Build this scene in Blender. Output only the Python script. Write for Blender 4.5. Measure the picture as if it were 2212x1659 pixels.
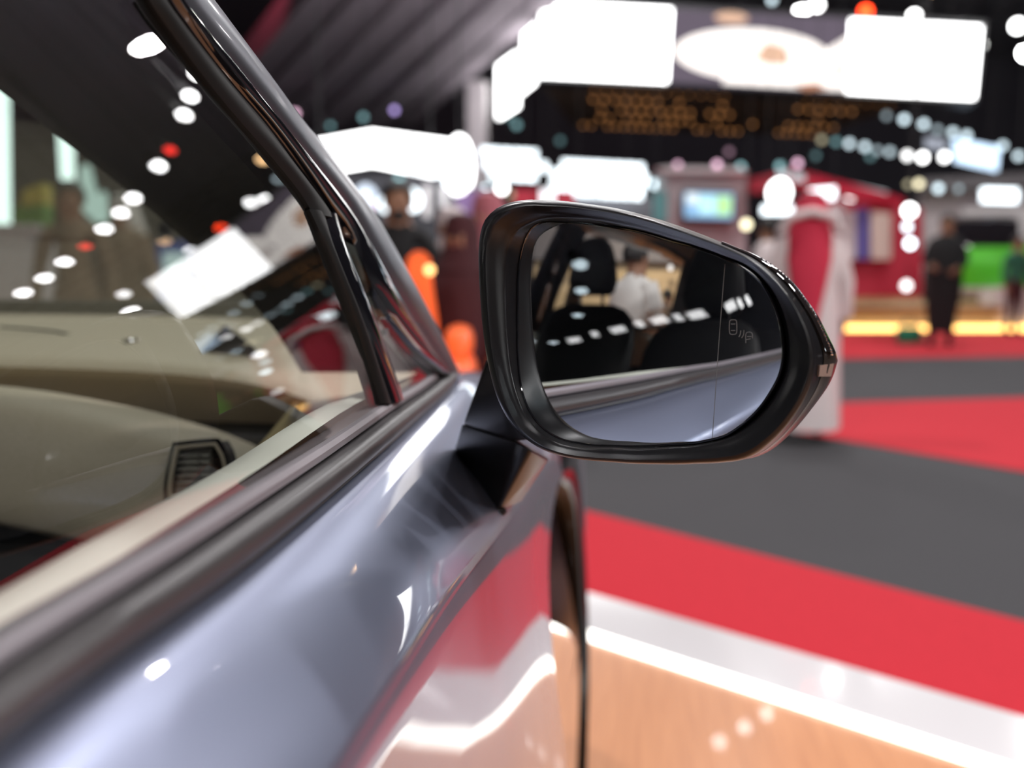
import bpy, bmesh, math, random
from mathutils import Vector, Matrix
random.seed(7)
PI = math.pi
for o in list(bpy.data.objects):
    bpy.data.objects.remove(o)
scene = bpy.context.scene
COL = scene.collection

# ------------------------------------------------------------------ camera
W, H, F = 2212.0, 1659.0, 2000.0
CAM = Vector((0, 0, 1.25))
PITCH = math.radians(7.8712)
YAW = math.radians(7.7284)
cd = bpy.data.cameras.new('camera')
cam = bpy.data.objects.new('camera', cd)
COL.objects.link(cam)
cd.sensor_width = 36.0
cd.lens = 36.0 * F / W
cd.clip_start = 0.02
cd.clip_end = 300
cam.location = CAM
cam.rotation_euler = (PI / 2 - PITCH, 0, YAW)
cd.dof.use_dof = True
cd.dof.focus_distance = 0.66
cd.dof.aperture_fstop = 3.1
cd.dof.aperture_blades = 0
scene.camera = cam

vs = scene.view_settings
vs.view_transform = 'Standard'
vs.look = 'None'
vs.gamma = 1.0
vs.use_curve_mapping = False
vs.exposure = 0.0
scene.cycles.max_bounces = 10
scene.cycles.transparent_max_bounces = 12
scene.cycles.glossy_bounces = 6
scene.cycles.sample_clamp_indirect = 6.0
scene.cycles.sample_clamp_direct = 0.0
scene.cycles.use_denoising = True
scene.cycles.caustics_reflective = False
scene.cycles.caustics_refractive = False

# ------------------------------------------------------------------ world
w = bpy.data.worlds.new('hall_air')
scene.world = w
w.use_nodes = True
w.node_tree.nodes['Background'].inputs[0].default_value = (0.75, 0.78, 1.0, 1)
w.node_tree.nodes['Background'].inputs[1].default_value = 0.10

# ------------------------------------------------------------------ big lights (the hall's high floodlights, a red wash and added fills)
def area(name, loc, target, power, size, col=(1, 1, 1)):
    l = bpy.data.lights.new(name, 'AREA')
    l.shape = 'DISK'
    l.size = size
    l.energy = power
    l.color = col
    o = bpy.data.objects.new(name, l)
    COL.objects.link(o)
    o.location = loc
    d = (Vector(target) - Vector(loc)).normalized()
    o.rotation_euler = d.to_track_quat('-Z', 'Y').to_euler()
    return o

FLOOD_FILL_GAIN = .38
FLOODS_AND_FILLS = [((-3.5, 6.5, 8.5), (-1, 1.0, 1), 650, .7), ((4.0, -2.5, 8.5), (-.3, .8, 1), 500, .7),
          ((1.5, 9.0, 9.0), (2, 8, 0), 620, .7), ((7.0, 12.0, 9.0), (6, 12, 0), 520, .7),
          ((-2.5, 15.0, 9.0), (-2, 15, 0), 700, .7), ((2.0, 17.0, 9.0), (3, 18, 0), 600, .7),
          ((9.0, 20.0, 9.0), (9, 20, 0), 650, .7), ((-4.0, -4.5, 8.5), (-2.2, -3, .8), 700, .7),
          ((5.0, 4.0, 8.8), (1.5, 4, 0), 600, .7), ((6.8, .4, 7.5), (-.3, .4, 1.1), 680, .7), ((3.4, .2, 5.5), (-.3, .4, 1.1), 260, .5)]  # last two are added fills that brighten the cream door trim
for i, (p, t, e, s) in enumerate(FLOODS_AND_FILLS):
    area('flood_or_fill_light', p, t, e * FLOOD_FILL_GAIN, s, (1.0, .97, .96))
area('red_wash_light', (-8.5, 19, 8.3), (-9, 23, 11), 160, .6, (1, .12, .2))
area('baffle_fill_light', (-1, 15, 7.0), (-4, 22, 11), 330, 1.5, (.9, .85, 1))  # unseen lamp added to brighten the ceiling baffles

# ------------------------------------------------------------------ image geometry -> world points
_cp, _sp, _cy, _sy = math.cos(PITCH), math.sin(PITCH), math.cos(YAW), math.sin(YAW)
FWD = Vector((-_sy * _cp, _cy * _cp, -_sp))
RGT = Vector((_cy, _sy, 0))
UPV = RGT.cross(FWD)

def ray(u, v):
    return RGT * ((u - W / 2) / F) + UPV * (-(v - H / 2) / F) + FWD

def at(u, v, t):
    "the point seen at (u, v) of the photograph at a distance t along the optical axis"
    return CAM + ray(u, v) * t

def atx(u, v, X):
    a = ray(u, v)
    return CAM + a * (X / a.x)

def aty(u, v, Y):
    a = ray(u, v)
    return CAM + a * (Y / a.y)

def atz(u, v, Z):
    a = ray(u, v)
    return CAM + a * ((Z - CAM.z) / a.z)

# ------------------------------------------------------------------ materials
def mat(name, col, rough=.5, metal=0.0, coat=0.0, spec=.5, emit=None, estr=0.0, coat_r=.03, sheen=0, alpha=1, ior=None):
    m = bpy.data.materials.new(name)
    m.use_nodes = True
    b = m.node_tree.nodes['Principled BSDF']
    b.inputs['Base Color'].default_value = (*col, 1)
    b.inputs['Roughness'].default_value = rough
    b.inputs['Metallic'].default_value = metal
    b.inputs['Coat Weight'].default_value = coat
    b.inputs['Coat Roughness'].default_value = coat_r
    b.inputs['Specular IOR Level'].default_value = spec
    if sheen:
        b.inputs['Sheen Weight'].default_value = sheen
    if emit:
        b.inputs['Emission Color'].default_value = (*emit, 1)
        b.inputs['Emission Strength'].default_value = estr
    return m

def noise_col(m, c1, c2, scale, detail=4, bump=0, stretch=(1, 1, 1)):
    nt = m.node_tree
    b = nt.nodes['Principled BSDF']
    tc = nt.nodes.new('ShaderNodeTexCoord')
    mp = nt.nodes.new('ShaderNodeMapping')
    mp.inputs['Scale'].default_value = stretch
    n = nt.nodes.new('ShaderNodeTexNoise')
    n.inputs['Scale'].default_value = scale
    n.inputs['Detail'].default_value = detail
    r = nt.nodes.new('ShaderNodeValToRGB')
    r.color_ramp.elements[0].color = (*c1, 1)
    r.color_ramp.elements[1].color = (*c2, 1)
    r.color_ramp.elements[0].position = .3
    r.color_ramp.elements[1].position = .7
    nt.links.new(tc.outputs['Object'], mp.inputs['Vector'])
    nt.links.new(mp.outputs['Vector'], n.inputs['Vector'])
    nt.links.new(n.outputs['Fac'], r.inputs['Fac'])
    nt.links.new(r.outputs['Color'], b.inputs['Base Color'])
    if bump:
        bp = nt.nodes.new('ShaderNodeBump')
        bp.inputs['Strength'].default_value = bump
        bp.inputs['Distance'].default_value = .002
        nt.links.new(n.outputs['Fac'], bp.inputs['Height'])
        nt.links.new(bp.outputs['Normal'], b.inputs['Normal'])
    return m

def glass_mat(name, tint, refl0=.08):
    "thin pane: clear tinted transmission plus a Schlick reflection that is the same from both sides"
    m = bpy.data.materials.new(name)
    m.use_nodes = True
    nt = m.node_tree
    nt.nodes.clear()
    out = nt.nodes.new('ShaderNodeOutputMaterial')
    tr = nt.nodes.new('ShaderNodeBsdfTransparent')
    tr.inputs[0].default_value = (*tint, 1)
    gl = nt.nodes.new('ShaderNodeBsdfGlossy')
    gl.inputs['Color'].default_value = (1, 1, 1, 1)
    gl.inputs['Roughness'].default_value = 0.0
    lw = nt.nodes.new('ShaderNodeLayerWeight')
    lw.inputs['Blend'].default_value = .5
    p = nt.nodes.new('ShaderNodeMath'); p.operation = 'POWER'
    p.inputs[1].default_value = 5.0
    mm = nt.nodes.new('ShaderNodeMath'); mm.operation = 'MULTIPLY_ADD'
    mm.inputs[1].default_value = 1 - refl0
    mm.inputs[2].default_value = refl0
    mx = nt.nodes.new('ShaderNodeMixShader')
    nt.links.new(lw.outputs['Facing'], p.inputs[0])
    nt.links.new(p.outputs[0], mm.inputs[0])
    nt.links.new(mm.outputs[0], mx.inputs[0])
    nt.links.new(tr.outputs[0], mx.inputs[1])
    nt.links.new(gl.outputs[0], mx.inputs[2])
    nt.links.new(mx.outputs[0], out.inputs[0])
    return m

def emis(name, col, s):
    m = bpy.data.materials.new(name)
    m.use_nodes = True
    nt = m.node_tree
    nt.nodes.clear()
    out = nt.nodes.new('ShaderNodeOutputMaterial')
    e = nt.nodes.new('ShaderNodeEmission')
    e.inputs[0].default_value = (*col, 1)
    e.inputs[1].default_value = s
    nt.links.new(e.outputs[0], out.inputs[0])
    return m

M = {}
M['paint'] = mat('silver_blue_paint', (.34, .375, .51), .38, .88, 1.0, .5)
M['satin'] = mat('satin_dark_trim', (.095, .09, .092), .36, .55)
M['black_plastic'] = mat('black_plastic', (.008, .008, .0095), .32, 0, 0, .42)
M['gloss_black'] = mat('gloss_black', (.006, .006, .008), .06, 0, 1.0)
M['arch_black'] = mat('arch_black', (.003, .003, .004), .12, 0, 0, .10)
M['rubber'] = mat('black_rubber', (.009, .009, .009), .5, 0, 0, .25)
M['cream'] = noise_col(mat('cream_leather', (.56, .485, .37), .55), (.54, .465, .35), (.59, .51, .40), 300, 3, .25)
M['cream_light'] = mat('cream_door_trim', (.80, .84, .76), .5)
M['dark_cloth'] = mat('black_seat_leather', (.006, .006, .007), .55, 0, 0, .3)
M['dark_trim'] = mat('dark_interior_trim', (.02, .02, .021), .7)
M['chrome'] = mat('chrome', (.75, .75, .78), .08, 1.0)
M['mirror'] = mat('mirror_silver', (.92, .94, .97), .0, 1.0)
M['glass'] = glass_mat('side_glass', (.87, .865, .845))
M['windshield_glass'] = glass_mat('windscreen_glass', (.50, .55, .51), .03)
M['icon'] = mat('etched_icon', (.20, .21, .22), .6)
M['tyre'] = mat('tyre', (.015, .015, .015), .8)

# ------------------------------------------------------------------ mesh helpers
def link(o, parent=None):
    COL.objects.link(o)
    if parent is not None:
        o.parent = parent
    return o

def mesh(name, verts, faces, m, parent=None, smooth=True, angle=40, mats=None, fmat=None):
    me = bpy.data.meshes.new(name)
    me.from_pydata([tuple(v) for v in verts], [], faces)
    me.validate()
    for mm in (mats or [m]):
        me.materials.append(mm)
    if fmat and len(fmat) == len(me.polygons):
        for p, i in zip(me.polygons, fmat):
            p.material_index = i
    bm = bmesh.new(); bm.from_mesh(me)
    bmesh.ops.recalc_face_normals(bm, faces=bm.faces)
    bm.to_mesh(me); bm.free()
    if smooth:
        me.shade_smooth()
        me.set_sharp_from_angle(angle=math.radians(angle))
    o = bpy.data.objects.new(name, me)
    return link(o, parent)

def nmesh(name, V, Fc, N, m, parent=None):
    "mesh with exact vertex normals; faces are wound to agree with them"
    out = []
    for f in Fc:
        a, b, c = Vector(V[f[0]]), Vector(V[f[1]]), Vector(V[f[2]])
        out.append(f if (b - a).cross(c - a).dot(N[f[1]]) >= 0 else tuple(reversed(f)))
    me = bpy.data.meshes.new(name)
    me.from_pydata([tuple(v) for v in V], [], out)
    me.materials.append(m)
    me.shade_smooth()
    me.normals_split_custom_set_from_vertices([tuple(n) for n in N])
    return link(bpy.data.objects.new(name, me), parent)

def bmobj(name, bm, m, parent=None, smooth=True, angle=40):
    me = bpy.data.meshes.new(name)
    bm.normal_update()
    bm.to_mesh(me); bm.free()
    for mm in (m if isinstance(m, list) else [m]):
        me.materials.append(mm)
    if smooth:
        me.shade_smooth()
        me.set_sharp_from_angle(angle=math.radians(angle))
    o = bpy.data.objects.new(name, me)
    return link(o, parent)

def empty(name, loc=(0, 0, 0), rz=0, label=None, cat=None, group=None):
    o = bpy.data.objects.new(name, None)
    o.empty_display_size = .1
    COL.objects.link(o)
    o.location = loc
    o.rotation_euler = (0, 0, rz)
    if label: o['label'] = label
    if cat: o['category'] = cat
    if group: o['group'] = group
    return o

def tag(o, label, cat, group=None, kind=None):
    if label: o['label'] = label
    if cat: o['category'] = cat
    if group: o['group'] = group
    if kind: o['kind'] = kind
    return o

def struct(o):
    o['kind'] = 'structure'
    return o

def loft(secs, closed=False, cap=False):
    n = len(secs[0])
    V = [p for s in secs for p in s]
    Fc = []
    for i in range(len(secs) - 1):
        for j in range(n if closed else n - 1):
            a, b = i * n + j, i * n + (j + 1) % n
            Fc.append((a, b, b + n, a + n))
    if cap:
        Fc.append(tuple(range(n - 1, -1, -1)))
        k = (len(secs) - 1) * n
        Fc.append(tuple(k + j for j in range(n)))
    return V, Fc

def lerp(a, b, t):
    return a + (b - a) * t

def interp(tab, x):
    "piecewise smooth table lookup: tab = [(x, y...), ...]"
    if x <= tab[0][0]:
        return tab[0][1:]
    if x >= tab[-1][0]:
        return tab[-1][1:]
    for i in range(len(tab) - 1):
        if tab[i][0] <= x <= tab[i + 1][0]:
            t = (x - tab[i][0]) / (tab[i + 1][0] - tab[i][0])
            p0, p1, p2, p3 = tab[max(i - 1, 0)], tab[i], tab[i + 1], tab[min(i + 2, len(tab) - 1)]
            r = []
            for k in range(1, len(p1)):
                h = p2[0] - p1[0]
                m1 = (p2[k] - p0[k]) / (p2[0] - p0[0]) * h
                m2 = (p3[k] - p1[k]) / (p3[0] - p1[0]) * h
                t2, t3 = t * t, t * t * t
                r.append((2 * t3 - 3 * t2 + 1) * p1[k] + (t3 - 2 * t2 + t) * m1 + (-2 * t3 + 3 * t2) * p2[k] + (t3 - t2) * m2)
            return tuple(r)

def resample(P, n):
    "polyline -> n points, Catmull-Rom through the given ones"
    P = [Vector(p) for p in P]
    L = [0]
    for a, b in zip(P, P[1:]):
        L.append(L[-1] + (b - a).length)
    tab = [(l, *p) for l, p in zip(L, P)]
    return [Vector(interp(tab, L[-1] * i / (n - 1))) for i in range(n)]

def ribbon(A, B, out, bulge, n=7, N=28, thick=.004):
    "a rounded strip between two 3D polylines; out = outward direction"
    A, B = resample(A, N), resample(B, N)
    secs = []
    for a, b in zip(A, B):
        o = Vector(out)
        t = (b - a).normalized() if (b - a).length > 1e-6 else Vector((1, 0, 0))
        o = (o - t * o.dot(t)).normalized()
        s = []
        for j in range(n):
            q = j / (n - 1)
            s.append(a.lerp(b, q) + o * bulge * math.sin(PI * q) ** .6)
        for j in range(n - 1, -1, -1):
            q = j / (n - 1)
            s.append(a.lerp(b, q) - o * thick)
        secs.append(s)
    return loft(secs, closed=True, cap=True)

def tube(path, r, k=10, closed=False):
    P = [Vector(p) for p in path]
    secs = []
    n = len(P)
    up = None
    for i in range(n):
        a = P[(i - 1) % n] if (closed or i > 0) else P[i]
        b = P[(i + 1) % n] if (closed or i < n - 1) else P[i]
        d = (b - a).normalized()
        if up is None:
            up = Vector((0, 0, 1)) if abs(d.z) < .9 else Vector((1, 0, 0))
        x = d.cross(up).normalized()
        up = x.cross(d).normalized()
        rr = r[i] if isinstance(r, (list, tuple)) else r
        secs.append([P[i] + (x * math.cos(2 * PI * j / k) + up * math.sin(2 * PI * j / k)) * rr for j in range(k)])
    if closed:
        secs.append(secs[0])
    return loft(secs, closed=True, cap=not closed)

def hull(name, pts, m, parent=None, bevel=.004, segs=2):
    bm = bmesh.new()
    vs_ = [bm.verts.new(p) for p in pts]
    r = bmesh.ops.convex_hull(bm, input=vs_)
    bmesh.ops.delete(bm, geom=[g for g in r['geom_interior'] if isinstance(g, bmesh.types.BMVert)], context='VERTS')
    bmesh.ops.dissolve_limit(bm, angle_limit=math.radians(4), verts=bm.verts, edges=bm.edges)
    if bevel:
        bmesh.ops.bevel(bm, geom=list(bm.edges), offset=bevel, segments=segs, profile=.5, affect='EDGES', clamp_overlap=True)
    return bmobj(name, bm, m, parent, angle=50)

def box_bm(bm, c, s, rz=0, bevel=0):
    r = bmesh.ops.create_cube(bm, size=1)
    mtx = Matrix.Translation(c) @ Matrix.Rotation(rz, 4, 'Z') @ Matrix.Diagonal((*s, 1))
    bmesh.ops.transform(bm, matrix=mtx, verts=r['verts'])
    if bevel:
        es = list({e for v in r['verts'] for e in v.link_edges})
        bmesh.ops.bevel(bm, geom=es, offset=bevel, segments=2, profile=.5, affect='EDGES', clamp_overlap=True)

def box(name, c, s, m, parent=None, rz=0, bevel=0):
    bm = bmesh.new()
    box_bm(bm, c, s, rz, bevel)
    return bmobj(name, bm, m, parent)

def slab(name, corners, thick, m, parent=None, back=None):
    "a flat panel with real thickness; corners listed in order, front face towards the hall"
    P = [Vector(c) for c in corners]
    n = (P[1] - P[0]).cross(P[-1] - P[0]).normalized()
    if n.dot(CAM - P[0]) < 0:
        n = -n
    Q = [p - n * thick for p in P]
    k = len(P)
    V = P + Q
    Fc = [tuple(range(k)), tuple(range(2 * k - 1, k - 1, -1))] + [(i, i + k, (i + 1) % k + k, (i + 1) % k) for i in range(k)]
    return mesh(name, V, Fc, m, parent, smooth=False)

def ball_bm(bm, c, r, seg=12, s=(1, 1, 1)):
    q = bmesh.ops.create_uvsphere(bm, u_segments=seg, v_segments=max(6, seg // 2), radius=1)
    bmesh.ops.transform(bm, matrix=Matrix.Translation(c) @ Matrix.Diagonal((r * s[0], r * s[1], r * s[2], 1)), verts=q['verts'])

def ball(name, c, r, m, parent=None, seg=12, s=(1, 1, 1)):
    bm = bmesh.new()
    ball_bm(bm, c, r, seg, s)
    return bmobj(name, bm, m, parent)

# ------------------------------------------------------------------ the hall: floor, carpets, ceiling, walls
M['carpet_grey'] = noise_col(mat('grey_carpet', (.06, .06, .065), .95), (.044, .043, .048), (.058, .057, .062), 60, 5, .4)
M['carpet_red'] = noise_col(mat('red_carpet', (.72, .03, .055), .95), (.50, .011, .025), (.56, .014, .030), 60, 5, .4)
M['wood'] = noise_col(mat('orange_wood', (.62, .25, .10), .35, 0, .3), (.56, .22, .085), (.68, .29, .12), 6, 6, 0, (14, .6, 1))
M['white_gloss'] = mat('white_gloss', (.76, .74, .76), .12, 0, .6)
M['white_wall'] = mat('white_wall', (.72, .69, .70), .7)
M['grey_wall'] = mat('grey_wall', (.16, .15, .16), .7)
M['dark_wall'] = mat('dark_wall', (.16, .16, .19), .8)
M['ceiling'] = mat('dark_ceiling', (.32, .31, .36), .9)
M['truss'] = mat('truss_black', (.02, .02, .022), .6)
M['rib'] = mat('ceiling_fabric', (.25, .21, .24), .85)
M['red_panel'] = mat('red_panel', (.70, .03, .07), .5)
M['tan'] = noise_col(mat('tan_wall', (.5, .38, .22), .7), (.46, .35, .2), (.55, .42, .26), 3)
M['led_white'] = emis('led_white', (1, 1, 1), 7)
M['led_cool'] = emis('led_cool', (.86, .95, 1), 3.6)
M['led_edge'] = emis('led_edge', (1, .97, .9), 4.5)
M['led_orange'] = emis('led_orange', (1, .55, .16), 5)

def plate(name, poly, z, m, thick=.01):
    V = [(x, y, z) for x, y in poly] + [(x, y, z - thick) for x, y in poly]
    k = len(poly)
    Fc = [tuple(range(k)), tuple(range(2 * k - 1, k - 1, -1))] + [(i, i + k, (i + 1) % k + k, (i + 1) % k) for i in range(k)]
    return mesh(name, V, Fc, m, None, smooth=False)

floor = struct(plate('floor', [(-40, -25), (40, -25), (40, 60), (-40, 60)], 0, M['carpet_grey'], .2))
def gp(u, v, z=0):
    p = atz(u, v, z)
    return (p.x, p.y)
def red(poly, label):
    o = plate('carpet', poly, .006, M['carpet_red'], .005)
    o['kind'] = 'structure'
    o['label'] = label
    return o
# near red band, running diagonally past the car
a0, a1 = Vector((-.237, 4.451)), Vector((1.337, 3.253))
b0, b1 = Vector((-.167, 3.10)), Vector((1.007, 2.31))
da, db = (a1 - a0), (b1 - b0)
red([a0 - da * 3.0, a0 + da * 1.12, b0 + db * 1.3, b0 - db * 4.0], 'near red carpet band next to the platform edge')
# middle red wedge, and the far red band
m1, m2 = Vector((1.136, 6.711)), Vector((2.251, 5.637))
red([(1.0, 6.85), (1.76, 8.15), (3.41, 8.66), (4.4, 8.93), (4.4, 3.57), (2.251, 5.637)], 'middle red carpet wedge under the walking man')
red([(-1.0, 11.0), (2.445, 11.74), (4.82, 12.33), (14, 14.4), (14, 17.5), (-1.0, 15.0)], 'far red carpet band before the lit platform')
red([(-7.5, 9.5), (-2.2, 7.2), (-2.6, 4.6), (-7.5, 6.4)], 'red carpet band ahead of the car')

# display platform the car stands on
p0, p1 = Vector((-.145, 2.806)), Vector((.724, 2.249))
d = (p1 - p0).normalized()
nrm2 = Vector((-d.y, d.x))
if nrm2.y < 0: nrm2 = -nrm2
plat = [p0 - d * 3.6, p0 + d * 6.5, Vector((5.6, -5.5)), Vector((-4.2, -5.5))]
pf = plate('platform_floor', [(p.x, p.y) for p in plat], .045, M['wood'], .06)
pf['kind'] = 'structure'; pf['label'] = 'orange wooden platform floor under the car'
wb = (p1 - p0).length
e0, e1 = p0 - d * 3.6, p0 + d * 6.5
def strip(name, o0, o1, z0, m, th):
    return struct(plate(name, [tuple(e0 + nrm2 * o0), tuple(e1 + nrm2 * o0), tuple(e1 + nrm2 * o1), tuple(e0 + nrm2 * o1)], z0, m, th))
strip('trim_1', .055, .335, .05, M['white_gloss'], .05)
led = strip('trim_2', .0, .05, .055, M['led_edge'], .02)
led['label'] = 'white light strip along the platform edge'

ceil = struct(plate('ceiling', [(-40, -25), (40, -25), (40, 60), (-40, 60)], 13.0, M['ceiling'], .2))
for nm, poly in (('wall_front', [(-40, 60), (40, 60), (40, 60.2), (-40, 60.2)]), ('wall_back', [(-40, -25.2), (40, -25.2), (40, -25), (-40, -25)]),
                 ('wall_left', [(-40.2, -25), (-40, -25), (-40, 60), (-40.2, 60)]), ('wall_right', [(40, -25), (40.2, -25), (40.2, 60), (40, 60)])):
    struct(plate(nm, poly, 13, M['dark_wall'], 13.1))

# slanted fabric ribs under the roof, ahead and to the left
ribs = empty('ceiling_baffle', (-7, 18, 9), 0, 'dark slanted fabric baffles under the hall roof, reddish at the left', 'ceiling')
def beam(name, a, b, wdt, hgt, m, parent=None):
    a, b = Vector(a), Vector(b)
    dd = (b - a).normalized()
    sx = dd.cross(Vector((0, 0, 1))).normalized()
    sz = sx.cross(dd).normalized()
    V = [p + sx * i * wdt / 2 + sz * j * hgt / 2 for p in (a, b) for i, j in ((-1, -1), (1, -1), (1, 1), (-1, 1))]
    return mesh(name, V, [(0, 1, 2, 3), (7, 6, 5, 4), (0, 4, 5, 1), (1, 5, 6, 2), (2, 6, 7, 3), (3, 7, 4, 0)], m, parent, smooth=False)
for (ua, va, ub, vb, wd) in ((470, 235, 720, -60, .75), (545, 240, 830, -60, .9), (625, 245, 930, -60, .8), (705, 250, 1035, -60, .85), (800, 250, 1130, -60, .8), (880, 240, 1210, -60, .6)):
    o = beam('baffle', at(ua, va, 27), at(ub, vb, 19), wd, .7, M['rib'])
    o.parent = ribs
    o.matrix_parent_inverse = Matrix.Translation(-Vector(ribs.location))

# roof trusses of the hall
def truss(a, b, label, s=.4):
    a, b = Vector(a), Vector(b)
    dd = (b - a)
    L = dd.length
    n = max(3, int(L / 1.2))
    dn_ = dd.normalized()
    sx = dn_.cross(Vector((0, 0, 1))).normalized() * s / 2
    sz = Vector((0, 0, s / 2))
    root = empty('roof_truss', a, 0, label, 'truss', 'black roof trusses')
    V, Fc = [], []
    def add(t):
        k = len(V)
        V.extend(t[0]); Fc.extend([tuple(i + k for i in f) for f in t[1]])
    for i, j in ((-1, -1), (1, -1), (1, 1), (-1, 1)):
        add(tube([sx * i + sz * j, dd + sx * i + sz * j], .03, 6))
    mesh('chord', V, Fc, M['truss'], root)
    V, Fc = [], []
    for q in range(n):
        t0, t1 = dd * (q / n), dd * ((q + 1) / n)
        for i in (-1, 1):
            add(tube([t0 + sx * i - sz, t1 + sx * i + sz], .015, 5))
        for j in (-1, 1):
            add(tube([t0 - sx + sz * j, t1 + sx + sz * j], .015, 5))
    mesh('bracing', V, Fc, M['truss'], root)
    return root
TR = [((-14, 24, 9.2), (16, 30, 9.2), 'black roof truss crossing behind the hanging screen'),
      ((3, 2, 8.6), (16, 26, 8.6), 'black roof truss over the aisle at the right of the car'),
      ((6.5, -4, 8.6), (19.5, 22, 8.6), 'black roof truss farther right, out beyond the first aisle truss'),
      ((-3, -6, 8.8), (-3, 7, 8.8), 'black roof truss right over the silver car'),
      ((-12, 34, 10), (20, 38, 10), 'black roof truss at the far end of the hall')]
for a, b, l in TR:
    truss(a, b, l)

# ------------------------------------------------------------------ the car
car = empty('car', (-1.05, 0, .045), 0, 'silver blue car with cream interior and black door mirror, parked on a wooden platform', 'car')
CARINV = Matrix.Translation((1.05, 0, -.045))
def cp(o):
    o.parent = car
    o.matrix_parent_inverse = CARINV
    return o
XC = -1.05
def mir(p):
    return Vector((2 * XC - p[0], p[1], p[2]))

BELT = [(-2.35, -.33, 1.135), (-1.6, -.20, 1.128), (-.9, -.155, 1.122), (-.3, -.150, 1.118), (.05, -.167, 1.115), (.2244, -.1771, 1.1122),
        (.3075, -.1822, 1.107), (.3987, -.1877, 1.100), (.5571, -.1974, 1.094), (.78, -.211, 1.0894), (1.15, -.2338, 1.0837), (1.3, -.255, 1.078),
        (1.6, -.31, 1.05), (2.0, -.38, .995), (2.25, -.47, .94), (2.4, -.62, .88)]
UPPER = [(-2.35, -.345, 1.165), (-1.6, -.212, 1.155), (-.9, -.168, 1.146), (-.3, -.163, 1.141), (.05, -.18, 1.138), (.245, -.1903, 1.1354),
         (.3342, -.1958, 1.1317), (.4324, -.2018, 1.1285), (.6021, -.2121, 1.1229), (.8102, -.2248, 1.1189), (.9631, -.2341, 1.1135), (1.0905, -.2419, 1.1118), (1.2, -.251, 1.105)]
CREASE = [(-2.35, -.25, 1.07), (-1.6, -.14, 1.072), (-.9, -.113, 1.07), (-.3, -.106, 1.068), (.31, -.1092, 1.0612), (.3938, -.1109, 1.0556),
          (.5308, -.1136, 1.044), (.796, -.1189, 1.0086), (.9982, -.123, .9856), (1.33, -.1296, .948), (1.6, -.124, .925), (2.0, -.126, .88), (2.16, -.130, .86), (2.3, -.2, .84), (2.42, -.45, .80)]
AY, AZ, AR = 1.5, .43, .46           # front wheel arch
RY = -1.5                            # rear wheel arch

def sstep(t):
    t = max(0.0, min(1.0, t))
    return t * t * (3 - 2 * t)
def side_flare(y, dz, fa_, fl):
    dz = max(0, dz - .045)
    return .068 * fa_ * sstep(dz / .58) + fl * .065 * (1 - math.exp(-dz / .35))
def side_profile(y):
    bx, bz = interp(BELT, y)
    kx, kz = interp(CREASE, y)
    zb = .30
    for yc in (AY, RY):
        if abs(y - yc) < AR:
            zb = max(zb, AZ + math.sqrt(AR * AR - (y - yc) ** 2))
    P = []
    for s, t in ((0, 0), (.04, .0), (.10, .008), (.17, .03), (.25, .075), (.34, .145), (.46, .27), (.58, .41), (.70, .56), (.80, .69), (.89, .82), (.95, .915), (.98, .965), (1, 1)):
        P.append((bx + (kx - bx) * s, bz + (kz - bz) * t))
    Q = [(kx + .0035, kz - .010), (kx + .0055, kz - .025), (kx + .007, kz - .045)]
    fa_ = sstep((y - .35) / .8) * (1 - .72 * sstep((y - 1.15) / .55))
    fl = (1 - sstep((y - .6) / .6)) if y > -.5 else .5
    z1 = Q[-1][1]
    for k in range(1, 17):
        z = lerp(z1, zb, k / 16)
        Q.append((kx + .007 + side_flare(y, kz - z, fa_, fl) - .03 * max(0, (.55 - z) / .25) ** 2, z))
    return P + Q

def side_panel(name, y0, y1, n, m, flip=False, label=None):
    ys = [lerp(y0, y1, i / n) for i in range(n + 1)]
    for yc in (AY, RY):
        for e in (yc - AR, yc + AR):
            if y0 < e < y1:
                ys += [e - .001, e + .001] + [e + (.01 if e < yc else -.01), e + (.03 if e < yc else -.03)]
    ys.sort()
    secs = []
    for y in ys:
        s = [Vector((x, y, z)) for x, z in side_profile(y)]
        # turned-in panel edges
        if y in (ys[0], ys[-1]):
            pass
        secs.append(s)
    first = [p + Vector((-.02, 0, 0)) for p in secs[0]]
    last = [p + Vector((-.02, 0, 0)) for p in secs[-1]]
    secs = [first] + secs + [last]
    if flip:
        secs = [[mir(p) for p in s] for s in secs]
    V, Fc = loft(secs)
    o = mesh(name, V, Fc, m, None, angle=50)
    if label: o['label'] = label
    return cp(o)

side_panel('front_door', -.92, 1.232, 70, M['paint'])
side_panel('front_fender', 1.2365, 2.4, 44, M['paint'])
side_panel('rear_door', -2.35, -.925, 44, M['paint'])
side_panel('front_door', -.92, 1.232, 30, M['paint'], True)
side_panel('front_fender', 1.2365, 2.4, 30, M['paint'], True)
side_panel('rear_door', -2.35, -.925, 30, M['paint'], True)

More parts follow.
